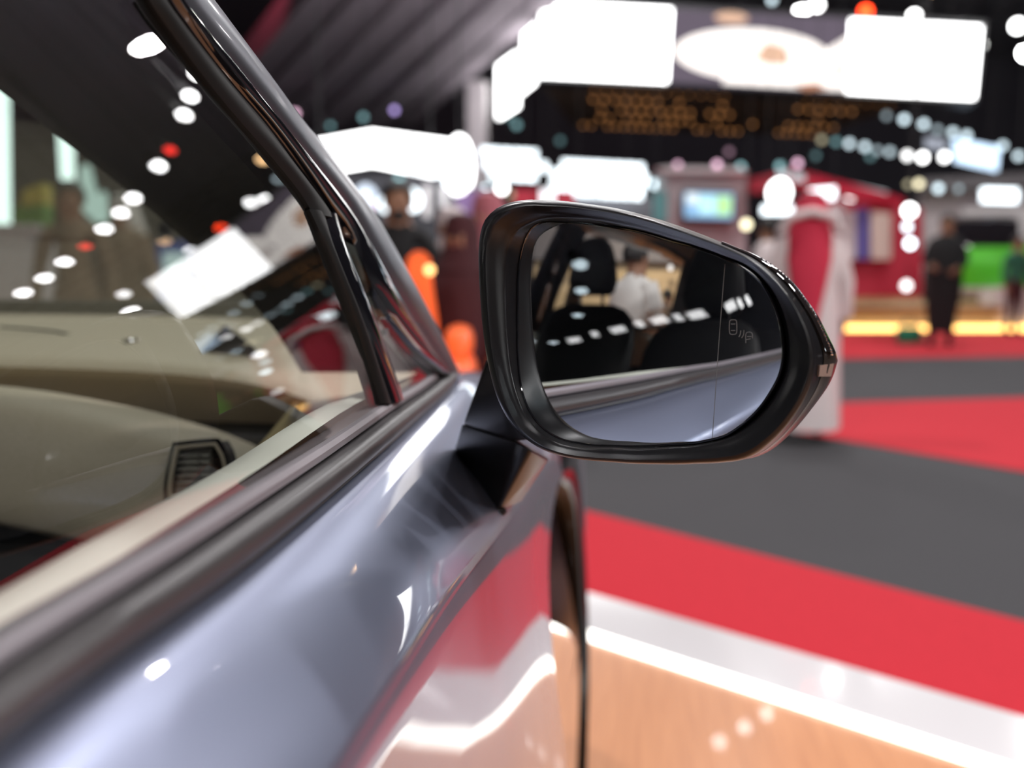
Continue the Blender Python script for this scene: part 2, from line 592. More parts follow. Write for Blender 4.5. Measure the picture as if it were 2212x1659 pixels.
# wheel arches, tyres
def arch(yc, flip=False):
    secs = []
    N = 40
    a0, a1 = math.radians(-38), math.radians(212)
    for i in range(N + 1):
        a = lerp(a0, a1, i / N)
        c, s_ = math.cos(a), math.sin(a)
        y = yc + AR * c
        z = AZ + AR * s_
        kx = interp(CREASE, y)[0]
        if yc > 0:
            kx = interp(CREASE, min(y, 2.1))[0]
        if yc > 0:
            kx += .007 + side_flare(y, interp(CREASE, y)[1] - z, sstep((y - .35) / .8) * (1 - .72 * sstep((y - 1.15) / .55)), 0)
        xs = kx + (-.018 if c < .02 and yc > 0 else -.004)
        dp_ = 1.0 if yc < 0 else max(.2, min(1, (s_ + .35) / 1.1))
        wdt = .052 * (1 if s_ > .3 else max(.25, 1 - (.3 - s_) * 1.1))
        sec = []
        for dr, dx in ((-.004, -.05 * dp_), (-.016, -.040 * dp_), (-.022, -.024 * dp_), (-.018, -.010 * dp_), (-.008, .002), (.006, .010), (.45 * wdt, .012), (.9 * wdt, .010), (wdt, -.004), (wdt, -.05 * dp_)):
            sec.append(Vector((xs + dx, yc + (AR + dr) * c, AZ + (AR + dr) * s_)))
        if flip: sec = [mir(p) for p in sec]
        secs.append(sec)
    V, Fc = loft(secs)
    return cp(mesh('wheel_arch_trim', V, Fc, M['arch_black'], None, angle=40))
for yc in (AY, RY):
    for f in (False, True):
        arch(yc, f)
        xw = -.25 if not f else 2 * XC + .25
        bm = bmesh.new()
        prof = [(.0, .30), (-.0, .345), (.02, .372), (.06, .382), (.14, .382), (.2, .372), (.22, .34), (.22, .27)]
        V = []
        n = 36
        for (dx, r) in prof:
            for k in range(n):
                a = 2 * PI * k / n
                V.append(((xw + .075 - dx) if not f else (xw - .075 + dx), yc + r * math.cos(a), .43 + r * math.sin(a)))
        Fc = [(i * n + k, i * n + (k + 1) % n, (i + 1) * n + (k + 1) % n, (i + 1) * n + k) for i in range(len(prof) - 1) for k in range(n)]
        bm.free()
        ty = cp(mesh('tyre', V, Fc, M['tyre']))
        # alloy rim: dish and spokes
        V, Fc = [], []
        sg = 1 if not f else -1
        for r, dx in ((.06, .07), (.09, .075), (.12, .05)):
            V += [(xw + sg * dx, yc + r * math.cos(2 * PI * k / n), .43 + r * math.sin(2 * PI * k / n)) for k in range(n)]
        Fc = [(i * n + k, i * n + (k + 1) % n, (i + 1) * n + (k + 1) % n, (i + 1) * n + k) for i in range(2) for k in range(n)] + [tuple(range(n))]
        for q in range(10):
            a = 2 * PI * q / 10
            er, et = Vector((0, math.cos(a), math.sin(a))), Vector((0, -math.sin(a), math.cos(a)))
            o_ = Vector((xw, yc, .43))
            k0 = len(V)
            for r, wd, dx in ((.07, .022, .07), (.30, .03, .075)):
                for t_ in (-1, 1):
                    for dd in (0, -.03):
                        V.append(o_ + er * r + et * wd * t_ + Vector((sg * (dx + dd), 0, 0)))
            Fc += [tuple(k0 + i for i in f_) for f_ in ((0, 2, 6, 4), (1, 5, 7, 3), (0, 4, 5, 1), (2, 3, 7, 6))]
        mesh('rim', V, Fc, M['chrome'], ty)

# underbody, hood, bumper, roof, tail
cp(box('underbody', (XC, -.05, .36), (1.5, 4.2, .22), M['black_plastic']))
secs = []
for y, zc, ze in ((1.42, 1.125, 0), (1.6, 1.11, 0), (1.85, 1.08, 0), (2.1, 1.03, 0), (2.3, .96, 0), (2.42, .86, 0)):
    bx, bz = interp(BELT, y)
    s = []
    for j in range(15):
        q = j / 14
        x = lerp(bx, 2 * XC - bx, q)
        s.append(Vector((x, y, bz + (zc - bz) * math.sin(PI * q) ** .7 + .012 * (math.sin(2 * PI * q) ** 2))))
    secs.append(s)
cp(mesh('hood', *loft(secs), M['paint']))
secs = []
for z, yf, xe in ((.88, 2.40, -.60), (.80, 2.47, -.45), (.6, 2.52, -.30), (.42, 2.50, -.28), (.28, 2.40, -.32)):
    s = []
    for j in range(17):
        q = j / 16
        x = lerp(xe, 2 * XC - xe, q)
        s.append(Vector((x, yf - .35 * abs(2 * q - 1) ** 4, z)))
    secs.append(s)
cp(mesh('front_bumper', *loft(secs), M['paint']))
secs = []
for y, z, hw in ((.22, 1.67, .62), (.05, 1.735, .64), (-.5, 1.78, .655), (-1.3, 1.775, .65), (-2.0, 1.73, .62), (-2.3, 1.66, .60)):
    secs.append([Vector((XC + hw * (2 * j / 12 - 1), y, z - .05 * abs(2 * j / 12 - 1) ** 3)) for j in range(13)])
roof = cp(mesh('roof_panel', *loft(secs), M['paint']))
M['headliner'] = mat('headliner', (.13, .12, .105), .9)
secs2 = [[p + Vector((0, 0, -.035)) for p in s] for s in secs]
cp(mesh('headliner', *loft(secs2), M['headliner']))

# closed tailgate with black glass
M['privacy'] = mat('privacy_glass', (.006, .006, .007), .05, 0, 0, .5)
secs = []
for z, y in ((.55, -2.42), (.8, -2.44), (1.08, -2.42), (1.14, -2.40)):
    secs.append([Vector((XC + .64 * (2 * j / 14 - 1), y + .16 * abs(2 * j / 14 - 1) ** 4, z)) for j in range(15)])
tg = cp(mesh('tailgate', *loft(secs + [[p + Vector((0, .09, 0)) for p in s] for s in reversed(secs)]), M['dark_trim'], angle=50))
secs = []
for z, y, hw in ((1.14, -2.40, .60), (1.3, -2.37, .58), (1.48, -2.30, .56), (1.65, -2.24, .54)):
    secs.append([Vector((XC + hw * (2 * j / 14 - 1), y + .14 * abs(2 * j / 14 - 1) ** 4, z)) for j in range(15)])
mesh('tailgate_window', *loft(secs), M['privacy'], tg)

# side glass: a vertical curve that leans in, tapered in plan
TILT = [(1.05, 5.0), (1.13, 7.0), (1.16, 9.0), (1.18, 11.3), (1.22, 15.2), (1.24, 16.4), (1.27, 17.8), (1.4, 21.0), (1.70, 27.0)]
_gx = {}
z_, acc = 1.125, 0.0
_zs = [1.05 + .002 * i for i in range(331)]
def _tilt(z): return math.radians(interp(TILT, z)[0])
_X = [0.0]
for i in range(1, len(_zs)):
    _X.append(_X[-1] - math.tan(_tilt((_zs[i] + _zs[i - 1]) / 2)) * .002)
_i0 = int(round((1.125 - 1.05) / .002))
_off = _X[_i0]
def gx(y, z):
    q = min(max((z - 1.05) / .002, 0), 329.99)
    i = int(q)
    xx = lerp(_X[i], _X[i + 1], q - i) - _off
    yy = y if y > -.2 else -.2 + (y + .2) * .15
    return -.2125 - .061 * (yy - .6) + xx
def gnorm(y, z):
    t = _tilt(z)
    return Vector((math.cos(t), .061, math.sin(t))).normalized()
def ghit(u, v, off=0.0):
    a = ray(u, v)
    f = lambda t: (CAM.x + a.x * t) - gx(CAM.y + a.y * t, CAM.z + a.z * t) - off
    lo, hi = .05, .05
    f0 = f(lo)
    while hi < 3 and f(hi) * f0 > 0:
        hi += .01
    for _ in range(40):
        m_ = (lo + hi) / 2
        if f(m_) * f0 > 0: lo = m_
        else: hi = m_
    return CAM + a * lo
def zmax(y):
    return interp([(-.92, 1.625), (-.3, 1.655), (.0, 1.65), (.15, 1.62), (.3, 1.54), (.42, 1.465), (.537, 1.392), (.575, 1.362), (.647, 1.321), (.692, 1.297), (.71, 1.278), (.734, 1.214), (.80, 1.10)], y)[0]
def pane(name, y0, y1, ny, nz, top, m, flip=False):
    ys = [lerp(y0, y1, i / ny) for i in range(ny + 1)]
    secs = []
    N = []
    for y in ys:
        zt = top(y)
        s = []
        for j in range(nz + 1):
            z = lerp(1.095, zt, j / nz)
            s.append(Vector((gx(y, z), y, z)))
            nn = gnorm(y, z)
            N.append(Vector((-nn.x, nn.y, nn.z)) if flip else nn)
        secs.append([mir(p) for p in s] if flip else s)
    V, Fc = loft(secs)
    return cp(nmesh(name, V, Fc, N, m))
win = pane('front_window', -.88, .80, 60, 40, lambda y: zmax(y) + .006, M['glass'])
QT = [(.80, 1.24), (.8102, 1.225), (.87, 1.205), (.934, 1.185), (1.0, 1.155), (1.09, 1.115), (1.12, 1.10)]
quarter = pane('quarter_window', .80, 1.12, 16, 10, lambda y: interp(QT, y)[0] + .012, M['glass'])

def gl(line, off=.004):
    return [ghit(u, v, off) for u, v in line]
GL = [(310, -20), (339, 27), (452, 181), (527, 271), (583, 335), (651, 420), (678, 466)]
ML1 = [(345, -20), (375, 27), (490, 172), (575, 271), (640, 360), (700, 440), (724, 475)]
GB1 = [(345, -20), (375, 27), (490, 172), (575, 271), (655, 372), (705, 438), (754, 505), (809, 625), (890, 746), (946, 806)]
ML2 = [(372, -20), (405, 27), (520, 165), (605, 271), (680, 365), (745, 445), (775, 490), (845, 612), (922, 740), (972, 815)]
OUT = [(418, -20), (452, 20), (579, 190), (645, 280), (678, 312), (745, 400), (814, 492), (890, 625), (950, 742), (985, 822)]
V, Fc = ribbon(gl(GL, .002), gl(ML1, .006), (.9, -.1, .3), .004, 7, 40, .02)
cp(mesh('window_seal', V, Fc, M['rubber']))
V, Fc = ribbon(gl(GB1, .006), gl(ML2, .010), (.9, -.1, .35), .007, 9, 44, .02)
cp(mesh('window_frame_trim', V, Fc, M['gloss_black']))
V, Fc = ribbon(gl(ML2, .006), gl(OUT, -.002), (.8, .1, .55), .012, 11, 44, .03)
M['pillar_paint'] = mat('dark_pillar_paint', (.15, .155, .18), .34, .8, .15)
cp(mesh('front_pillar', V, Fc, M['pillar_paint']))
DL = [(668, 452), (690, 499), (751, 650), (823, 872)]
DM = [(700, 462), (722, 540), (782, 690), (845, 874)]
DR = [(722, 470), (752, 560), (800, 676), (868, 862)]
V, Fc = ribbon(gl(DL, .002), gl(DM, .005), (.9, -.1, .3), .003, 7, 24, .012)
cp(mesh('window_seal', V, Fc, M['rubber']))
V, Fc = ribbon(gl(DM, .004), gl(DR, .004), (.9, -.1, .3), .006, 9, 24, .012)
cp(mesh('division_bar', V, Fc, M['gloss_black']))

# belt moulding and the lip seal above it
def strip_secs(prof, y0, y1, n):
    secs = []
    for i in range(n + 1):
        y = lerp(y0, y1, i / n)
        ux, uz = interp(UPPER, y)
        bx, bz = interp(BELT, y)
        if y > 1.15:
            q = (y - 1.15) / .06
            bx, bz = lerp(bx, ux, q * .5), lerp(bz, uz, q * .5)
        a, b = Vector((ux, y, uz)), Vector((bx, y, bz))
        dd = (b - a)
        out = Vector((-dd.z, 0, dd.x)).normalized()
        if out.x < 0: out = -out
        secs.append([a + dd * t + out * o for t, o in prof])
    return secs
SEAL = [(-.1, -.022), (0, 0), (.04, .0025), (.16, .0035), (.28, .002), (.32, -.004), (.34, -.02)]
MOULD = [(.31, -.02), (.32, -.004), (.35, .003), (.42, .0075), (.52, .0105), (.64, .0115), (.78, .0105), (.88, .008), (.92, .0045), (.94, .004), (.985, .004), (1.02, .001), (1.03, -.02)]
M['seal_grey'] = mat('grey_seal', (.25, .228, .25), .45, .2)
for (ya, yb) in ((-.918, 1.2), (-2.3, -.93)):
    cp(mesh('belt_seal', *loft(strip_secs(SEAL, ya, min(yb, 1.08), 60), cap=True), M['seal_grey'], angle=30))
    cp(mesh('belt_moulding', *loft(strip_secs(MOULD, ya, yb, 60), cap=True), M['satin'], angle=30))
for (ya, yb) in ((-2.3, 1.2),):
    cp(mesh('belt_moulding', *loft([[mir(p) for p in s] for s in strip_secs(MOULD, ya, yb, 40)], cap=True), M['satin'], angle=30))

# windscreen
def screen_edge(q):       # right edge of the windscreen, bottom -> top
    return interp([(0, -.33, 1.42, 1.118), (.25, -.37, 1.17, 1.235), (.5, -.42, .92, 1.36), (.75, -.475, .64, 1.49), (1, -.53, .24, 1.67)], q)
secs = []
for i in range(21):
    x, y, z = screen_edge(i / 20)
    secs.append([Vector((lerp(x, 2 * XC - x, j / 16), y + .12 * math.sin(PI * j / 16), z + .0 * j)) for j in range(17)])
cp(mesh('windscreen', *loft(secs), M['windshield_glass']))
# pillars seen from inside: near front pillar
inner = [(-.44, 1.22, 1.115), (-.43, 1.13, 1.14), (-.465, .98, 1.25), (-.535, .89, 1.335), (-.617, .80, 1.41), (-.70, .55, 1.56), (-.72, .30, 1.62)]
INPX = [(660, 800, 1.12), (560, 672, 1.05), (440, 556, 1.0), (310, 440, .96), (128, 297, .93), (0, 196, .90), (-200, 40, .86)]
inner = [at(u, v, t) for u, v, t in INPX]
outer = [ghit(u, v, -.03) for u, v in [(905, 800), (790, 620), (680, 440), (590, 335), (460, 170), (360, 25), (300, -60)]]
V, Fc = ribbon(inner, outer, (.3, -.9, .2), .012, 9, 30, .03)
cp(mesh('front_pillar_trim', V, Fc, M['dark_trim']))
V2 = [mir(p) for p in V]
cp(mesh('front_pillar_trim', V2, Fc, M['dark_trim']))
# far front pillar outer, both rails over the doors, centre and rear pillars
for f in (False, True):
    g = (lambda p: mir(p)) if f else (lambda p: Vector(p))
    rail = [(.30, 1.545), (.12, 1.64), (-.1, 1.675), (-.5, 1.685), (-1.2, 1.68), (-1.9, 1.65), (-2.3, 1.60)]
    secs = []
    for y, z in rail:
        x = gx(max(y, -.9), min(z, 1.68))
        secs.append([g((x + .01, y, z - .03)), g((x + .012, y, z)), g((x - .03, y, z + .045)), g((x - .12, y, z + .06)), g((x - .12, y, z + .02)), g((x - .04, y, z - .03))])
    cp(mesh('roof_rail', *loft(secs, closed=True, cap=True), M['gloss_black']))
    secs = []
    for z in (1.10, 1.2, 1.35, 1.5, 1.68):
        x = gx(-.9, z)
        yb = -.93 - .10 * (z - 1.1) / .5 * (1 if f else 1)
        secs.append([g((x + .004, yb + .09, z)), g((x + .006, yb - .10, z)), g((x - .05, yb - .10, z)), g((x - .07, yb - .01, z)), g((x - .05, yb + .09, z))])
    cp(mesh('centre_pillar', *loft(secs, closed=True, cap=True), M['gloss_black']))
    secs = []
    for z in (1.13, 1.3, 1.5, 1.66):
        x = gx(-.9, z) - .06
        q = (z - 1.13) / .47
        y0, y1 = -2.38 + .10 * q, -2.29 + .10 * q
        secs.append([g((x, y1, z)), g((x - .06, y0, z)), g((x - .12, y0, z)), g((x - .10, y1, z))])
    cp(mesh('rear_pillar', *loft(secs, closed=True, cap=True), M['dark_trim']))
if True:   # far front pillar
    V, Fc = ribbon([mir(p) for p in gl(GB1, .006)], [mir(p) for p in gl(OUT, -.002)], (-.8, .1, .55), .012, 9, 24, .03)
    cp(mesh('front_pillar', V, Fc, M['pillar_paint']))

# ------------------------------------------------------------------ car interior
def door_inner(flip):
    secs = []
    for i in range(61):
        y = lerp(-2.2, 1.13, i / 60)
        dz = interp([(-2.3, .004), (.33, .0), (.5, -.003), (.70, .0), (.80, -.004), (.95, -.013), (1.05, -.022), (1.13, -.032)], y)[0]
        x = gx(max(y, -.9), 1.12)
        s = [(x - .012, y, 1.128 + dz * .6), (x - .022, y, 1.131 + dz), (x - .038, y, 1.127 + dz), (x - .052, y, 1.118 + dz), (x - .064, y, 1.10 + dz),
             (x - .072, y, 1.07 + dz), (x - .085, y, .98), (x - .09, y, .88)]
        s = [Vector(p) for p in s]
        secs.append([mir(p) for p in s] if flip else s)
    cp(mesh('door_inner_trim', *loft(secs), M['cream_light'], angle=60))
    secs = []
    for i in range(21):
        y = lerp(-2.2, .95, i / 20)
        x = gx(max(y, -.9), 1.12)
        s = [Vector((x - .09, y, .88)), Vector((x - .10, y, .84)), Vector((x - .16, y, .80)), Vector((x - .17, y, .76)), Vector((x - .10, y, .70)), Vector((x - .09, y, .35))]
        secs.append([mir(p) for p in s] if flip else s)
    cp(mesh('door_armrest', *loft(secs), M['dark_cloth'], angle=60))
door_inner(False); door_inner(True)

# dashboard
PADTOP = [(-1.85, 1.095), (-.85, 1.100), (-.73, 1.094), (-.62, 1.078), (-.55, 1.064), (-.48, 1.042), (-.42, 1.012), (-.37, .975), (-.31, .93)]
DTOP = [(-1.85, 1.114), (-.85, 1.114), (-.62, 1.108), (-.50, 1.095), (-.42, 1.072), (-.36, 1.045), (-.30, 1.02)]
def dash_secs(rows):
    secs = []
    for i in range(50):
        x = lerp(-1.83, -.315, (i / 49))
        zt = interp(PADTOP, x)[0]
        zd = interp(DTOP, x)[0]
        secs.append([Vector((x, y, (zt if k else zd) + dz)) for y, k, dz in rows])
    return secs
cp(mesh('dashboard_top', *loft(dash_secs([(1.62, 0, .028), (1.5, 0, .032), (1.38, 0, .026), (1.28, 0, .014), (1.22, 0, .004), (1.19, 0, -.002), (1.172, 0, -.009), (1.168, 0, -.016), (1.18, 0, -.024), (1.22, 0, -.040), (1.25, 0, -.065), (1.27, 0, -.12)])), M['cream'], angle=70))
cp(mesh('dashboard_pad', *loft(dash_secs([(1.28, 1, -.10), (1.20, 1, -.075), (1.12, 1, -.04), (1.07, 1, -.018), (1.03, 1, -.005), (.985, 1, .0), (.955, 1, -.004), (.935, 1, -.014), (.918, 1, -.032), (.905, 1, -.06), (.895, 1, -.095), (.89, 1, -.12), (.90, 1, -.132), (.94, 1, -.138), (1.05, 1, -.14)])), M['cream'], angle=70))
cp(box('glove_box', (XC, 1.04, .80), (1.42, .22, .26), M['dark_trim'], bevel=.02))
cp(box('dash_core', (XC, 1.32, .84), (1.48, .34, .34), M['dark_trim']))
cp(box('windscreen_shelf', (XC - .01, 1.575, 1.142), (1.16, .03, .055), M['rubber'], bevel=.008))
# defroster panel at the dash corner and the small light sensor
dp = [aty(u, v, 1.27) for u, v in ((436, 778), (505, 706), (560, 745), (612, 820), (590, 812))]
cp(slab('defroster_panel', [p + Vector((0, -.03, .004)) for p in dp], .003, M['satin']))
sp = Vector((-.78, 1.30, 1.126))
sp = aty(284, 735, 1.28)
sen = cp(ball('sun_sensor', sp + Vector((0, 0, -.004)), .015, M['chrome'], None, 20, (1, 1, .45)))
mesh('sensor_ring', *tube([sp + Vector((.017 * math.cos(a), .017 * math.sin(a), -.005)) for a in [2 * PI * k / 20 for k in range(20)]], .003, 6, True), M['rubber'], sen).matrix_parent_inverse = sen.matrix_world.inverted()
sg = [aty(u, v, 1.31) for u, v in ((0, 706), (60, 710), (120, 716), (150, 722))]
cp(mesh('speaker_slot', *tube(sg, .0018, 6), M['dark_trim']))

# air vent at the passenger end of the dash
VY = .905
def vp(u, v, dy=0.0):
    return aty(u, v, VY + dy)
out_px = [(376, 966), (384, 960), (462, 952), (474, 958), (488, 984), (496, 1022), (497, 1062), (482, 1076), (372, 1080), (360, 1070), (362, 1030)]
def closed_smooth(P, n):
    k = len(P)
    return [Vector(p) for i in range(k) for p in [Vector(interp([(j, *P[(i + j) % k]) for j in (-1, 0, 1, 2)], t / n)) for t in range(n)]]
rim = closed_smooth([vp(u, v) for u, v in out_px], 4)
vent = cp(mesh('air_vent', *tube(rim, .0028, 8, True), M['gloss_black']))
vinv = vent.matrix_world.inverted()
def vc(o):
    o.parent = vent
    return o
cen = sum(rim, Vector()) / len(rim)
rim2 = [cen + (p - cen) * .90 for p in rim]
vc(mesh('vent_surround', *tube(rim2, .003, 8, True), M['cream']))
rim3 = [cen + (p - cen) * .84 for p in rim]
back = [cen + (p - cen) * .78 + Vector((0, .035, 0)) for p in rim]
V, Fc = loft([rim3, back], closed=True)
Fc.append(tuple(len(rim3) + i for i in range(len(rim3))))
M['vent_grey'] = mat('vent_grey', (.42, .40, .36), .5)
M['vent_dark'] = mat('vent_dark', (.04, .04, .042), .5)
vc(mesh('vent_duct', V, Fc, M['vent_dark']))
for i in range(6):
    v = 985 + i * 14.5
    ul, ur = 385 - i * 1.4, 452 + i * 1.2
    a, b = vp(ul, v, .004), vp(ur, v - 1, .004)
    dd = Vector((0, -.010, -.003)); th = Vector((0, 0, .0012))
    pts = [a, b, b + Vector((-.004, .02, .004)), a + Vector((.010, .02, .004))]
    Vv = [p + th for p in pts] + [p - th for p in pts]
    vc(mesh('vent_slat', Vv, [(0, 1, 2, 3), (7, 6, 5, 4), (0, 4, 5, 1), (1, 5, 6, 2), (2, 6, 7, 3), (3, 7, 4, 0)], M['vent_grey'], smooth=False))
    vc(ball('vent_pin', vp(430, v - 3, .003), .0016, M['chrome'], None, 8))

# pale wedge where the door trim meets the front pillar, and the dark shelf behind it
wd_px = [(543, 982, .99), (638, 868, 1.10), (619, 922, 1.00), (600, 945, .98)]
wp = [at(u, v, t) for u, v, t in wd_px]
M['yellow_trim'] = mat('yellow_cream_trim', (.66, .52, .28), .5)
cp(slab('pillar_corner_trim', wp, .004, M['yellow_trim']))
cr = [at(u, v, t) for u, v, t in ((660, 868, 1.16), (840, 838, 1.25), (842, 868, 1.10), (690, 896, 1.0), (622, 924, .98))]
cp(slab('corner_shelf', cr, .006, M['cream']))

# steering wheel
bm_path = [Vector((-1.40, .72, .98)) + Vector((.185 * math.cos(a), .07 * math.sin(a), .17 * math.sin(a))) for a in [2 * PI * k / 36 for k in range(36)]]
sw = cp(mesh('steering_wheel', *tube(bm_path, .015, 10, True), M['dark_cloth']))
def swc(o):
    o.parent = sw; return o
swc(ball('hub', (-1.40, .74, .97), .06, M['dark_cloth'], None, 16, (1.1, .5, .9)))
for a in (0, PI, -PI / 2):
    swc(mesh('spoke', *tube([Vector((-1.40, .74, .97)), Vector((-1.40, .72, .98)) + Vector((.185 * math.cos(a), .07 * math.sin(a), .17 * math.sin(a)))], .014, 8), M['dark_cloth']))

# front seats
def seat(xc, yc, wb, z_sh, hw, z_hb, z_ht):
    # backrest: stack of rounded sections leaning back
    secs = []
    for z, wf, t in ((.60, .9, .13), (.75, 1.0, .15), (.95, 1.02, .14), (z_sh - .13, .98, .12), (z_sh - .06, .88, .105), (z_sh - .02, .70, .085), (z_sh, .46, .05)):
        yy = yc + .16 * (z_sh - z) / .5
        s = []
        for k in range(24):
            a = 2 * PI * k / 24
            c, s_ = math.cos(a), math.sin(a)
            s.append(Vector((xc + wb / 2 * wf * math.copysign(abs(c) ** .6, c), yy + t / 2 * math.copysign(abs(s_) ** .7, s_), z)))
        secs.append(s)
    root = cp(mesh('seat_backrest', *loft(secs, closed=True, cap=True), M['dark_cloth'], angle=60))
    secs = []
    h = z_ht - z_hb
    for q, wf, t in ((0, .80, .05), (.06, .97, .09), (.25, 1.04, .12), (.6, .93, .11), (.85, .72, .09), (.96, .5, .06), (1, .3, .03)):
        s = []
        for k in range(24):
            a = 2 * PI * k / 24
            c, s_ = math.cos(a), math.sin(a)
            s.append(Vector((xc + hw / 2 * wf * math.copysign(abs(c) ** .6, c), yc - .01 + t / 2 * math.copysign(abs(s_) ** .7, s_), z_hb + h * q)))
        secs.append(s)
    hr = mesh('headrest', *loft(secs, closed=True, cap=True), M['dark_cloth'], root, angle=60)
    for sx in (-1, 1):
        mesh('headrest_post', *tube([(xc + sx * .07, yc - .01, z_sh - .05), (xc + sx * .07, yc - .01, z_hb + .02)], .007, 8), M['chrome'], root)
    bm = bmesh.new()
    box_bm(bm, (xc, yc + .42, .56), (wb * .95, .56, .20), 0, .06)
    bmobj('seat_cushion', bm, M['dark_cloth'], root)
    return root
seat(-1.395, -.85, .60, 1.255, .265, 1.295, 1.56)
seat(-.70, -.80, .60, 1.205, .30, 1.225, 1.50)
# lower trims of the far centre pillar, cream
secs = []
for z in (.6, .9, 1.12, 1.3, 1.44):
    x = 2 * XC - gx(-.9, z) + .075
    q = max(0, (z - 1.0) / .45)
    secs.append([Vector((x, -1.10 - .02 * q, z)), Vector((x + .02, -1.12, z)), Vector((x + .02, -1.30 + .12 * q, z)), Vector((x, -1.32 + .12 * q, z))])
cp(mesh('pillar_lower_trim', *loft(secs, closed=True, cap=True), M['cream']))
sb = cp(mesh('seat_belt', *ribbon([(-1.80, -.98, 1.50), (-1.76, -.90, 1.15), (-1.70, -.80, .85)], [(-1.80, -1.03, 1.50), (-1.76, -.95, 1.15), (-1.70, -.85, .85)], (1, 0, 0), .001, 3, 12, .001), M['dark_trim']))

# ------------------------------------------------------------------ the door mirror
MY, MP, MR, MD = math.radians(18), math.radians(1.5), 1.6, .64
P0 = at(1400, 720, MD)
N0 = Vector((-math.sin(MY) * math.cos(MP), -math.cos(MY) * math.cos(MP), math.sin(MP)))
MC = P0 - N0 * MR
SX = N0.cross(Vector((0, 0, 1))).normalized()
if SX.x < 0: SX = -SX
_s0 = None
def on_mirror(u, v, lift=0.0):
    "point and normal of the convex glass (with its flatter-to-rounder outer zone) along the sight line"
    global _s0
    a = ray(u, v).normalized()
    oc = CAM - MC
    b = a.dot(oc); c = oc.dot(oc) - MR * MR
    P = CAM + a * (-b - math.sqrt(max(b * b - c, 0)))
    n = (P - MC) / MR
    s = (P - P0).dot(SX) - _s0 if _s0 is not None else 0
    if s > 0:
        K = .55
        P = P - N0 * K * s * s
        n = (n + SX * 2 * K * s).normalized()
    return P + n * lift, n
_s0 = (on_mirror(1552, 740)[0] - P0).dot(SX)

def cpx(L):
    return [(950 + x / 2.458, 400 + y / 2.458) for x, y in L]
C_OUT = cpx([(215, 260), (240, 185), (300, 125), (390, 90), (470, 82), (560, 88), (760, 105), (900, 125), (1060, 162), (1200, 205), (1330, 252), (1450, 298), (1560, 343), (1650, 388), (1720, 438), (1790, 500), (1850, 570), (1900, 640), (1950, 730), (1985, 820), (2000, 900), (2000, 960), (1985, 1050), (1950, 1130), (1900, 1210), (1830, 1300), (1760, 1368), (1680, 1428), (1600, 1460), (1500, 1473), (1350, 1480), (1150, 1482), (950, 1474), (800, 1462), (650, 1440), (560, 1410), (480, 1365), (400, 1295), (340, 1205), (300, 1115), (270, 1010), (245, 890), (228, 760), (215, 600), (207, 450), (206, 350)])
C_MID = cpx([(355, 400), (370, 310), (410, 245), (480, 205), (560, 180), (700, 178), (850, 192), (1000, 222), (1200, 275), (1350, 318), (1500, 372), (1610, 415), (1690, 472), (1765, 560), (1820, 670), (1850, 785), (1858, 890), (1842, 1000), (1795, 1110), (1725, 1210), (1635, 1290), (1530, 1346), (1400, 1376), (1200, 1394), (950, 1400), (760, 1394), (640, 1370), (540, 1315), (465, 1230), (420, 1130), (385, 1000), (365, 850), (355, 700), (350, 550)])
C_GLS = cpx([(412, 600), (415, 480), (440, 330), (462, 268), (500, 215), (560, 192), (680, 196), (850, 211), (1000, 236), (1200, 289), (1350, 330), (1500, 384), (1600, 428), (1680, 488), (1740, 570), (1790, 680), (1815, 800), (1822, 890), (1805, 1000), (1755, 1100), (1692, 1190), (1610, 1268), (1520, 1328), (1400, 1361), (1200, 1380), (950, 1385), (760, 1375), (640, 1348), (545, 1290), (475, 1200), (432, 1080), (416, 950), (410, 800), (410, 700)])
C_CVR = cpx([(217, 260), (242, 187), (302, 123), (390, 88), (480, 77), (570, 80), (760, 96), (900, 116), (1060, 152), (1200, 192), (1330, 238), (1450, 284), (1560, 330), (1650, 362), (1730, 402), (1810, 456), (1880, 522), (1950, 612), (2010, 700), (2060, 800), (2100, 880), (2114, 932), (2106, 960), (2086, 1020), (2060, 1070), (2000, 1155), (1940, 1232), (1860, 1322), (1770, 1400), (1690, 1440), (1600, 1458), (1500, 1468), (1350, 1472), (1150, 1474), (950, 1468), (800, 1456), (650, 1434), (560, 1404), (485, 1360), (405, 1290), (345, 1200), (305, 1110), (275, 1010), (250, 890), (232, 760), (220, 600), (212, 450), (210, 350)])
CC = (1408, 715)
NA = 160
def polar(C):
    A = sorted([(math.atan2(v - CC[1], u - CC[0]), math.hypot(u - CC[0], v - CC[1])) for u, v in C])
    tab = [(a - 2 * PI, r) for a, r in A[-3:]] + A + [(a + 2 * PI, r) for a, r in A[:3]]
    out = []
    for k in range(NA):
        a = -PI + 2 * PI * k / NA
        r = interp(tab, a)[0]
        out.append((CC[0] + r * math.cos(a), CC[1] + r * math.sin(a)))
    return out
pO, pM, pG, pS = polar(C_OUT), polar(C_MID), polar(C_GLS), polar(C_CVR)
def mixp(A, B, t):
    return [(lerp(a[0], b[0], t), lerp(a[1], b[1], t)) for a, b in zip(A, B)]
def shrinkp(A, s, dx=0, dy=0):
    return [(CC[0] + (u - CC[0]) * s + dx, CC[1] + (v - CC[1]) * s + dy) for u, v in A]
# opening plane of the housing
BN = Vector((-math.sin(math.radians(13)), -math.cos(math.radians(13)), .05)).normalized()
BP = at(1408, 715, .622)
def onplane(u, v, back=0.0):
    a = ray(u, v)
    q = BP - BN * back
    t = (q - CAM).dot(BN) / a.dot(BN)
    return CAM + a * t
def ring(P, back):
    return [onplane(u, v, back) for u, v in P]

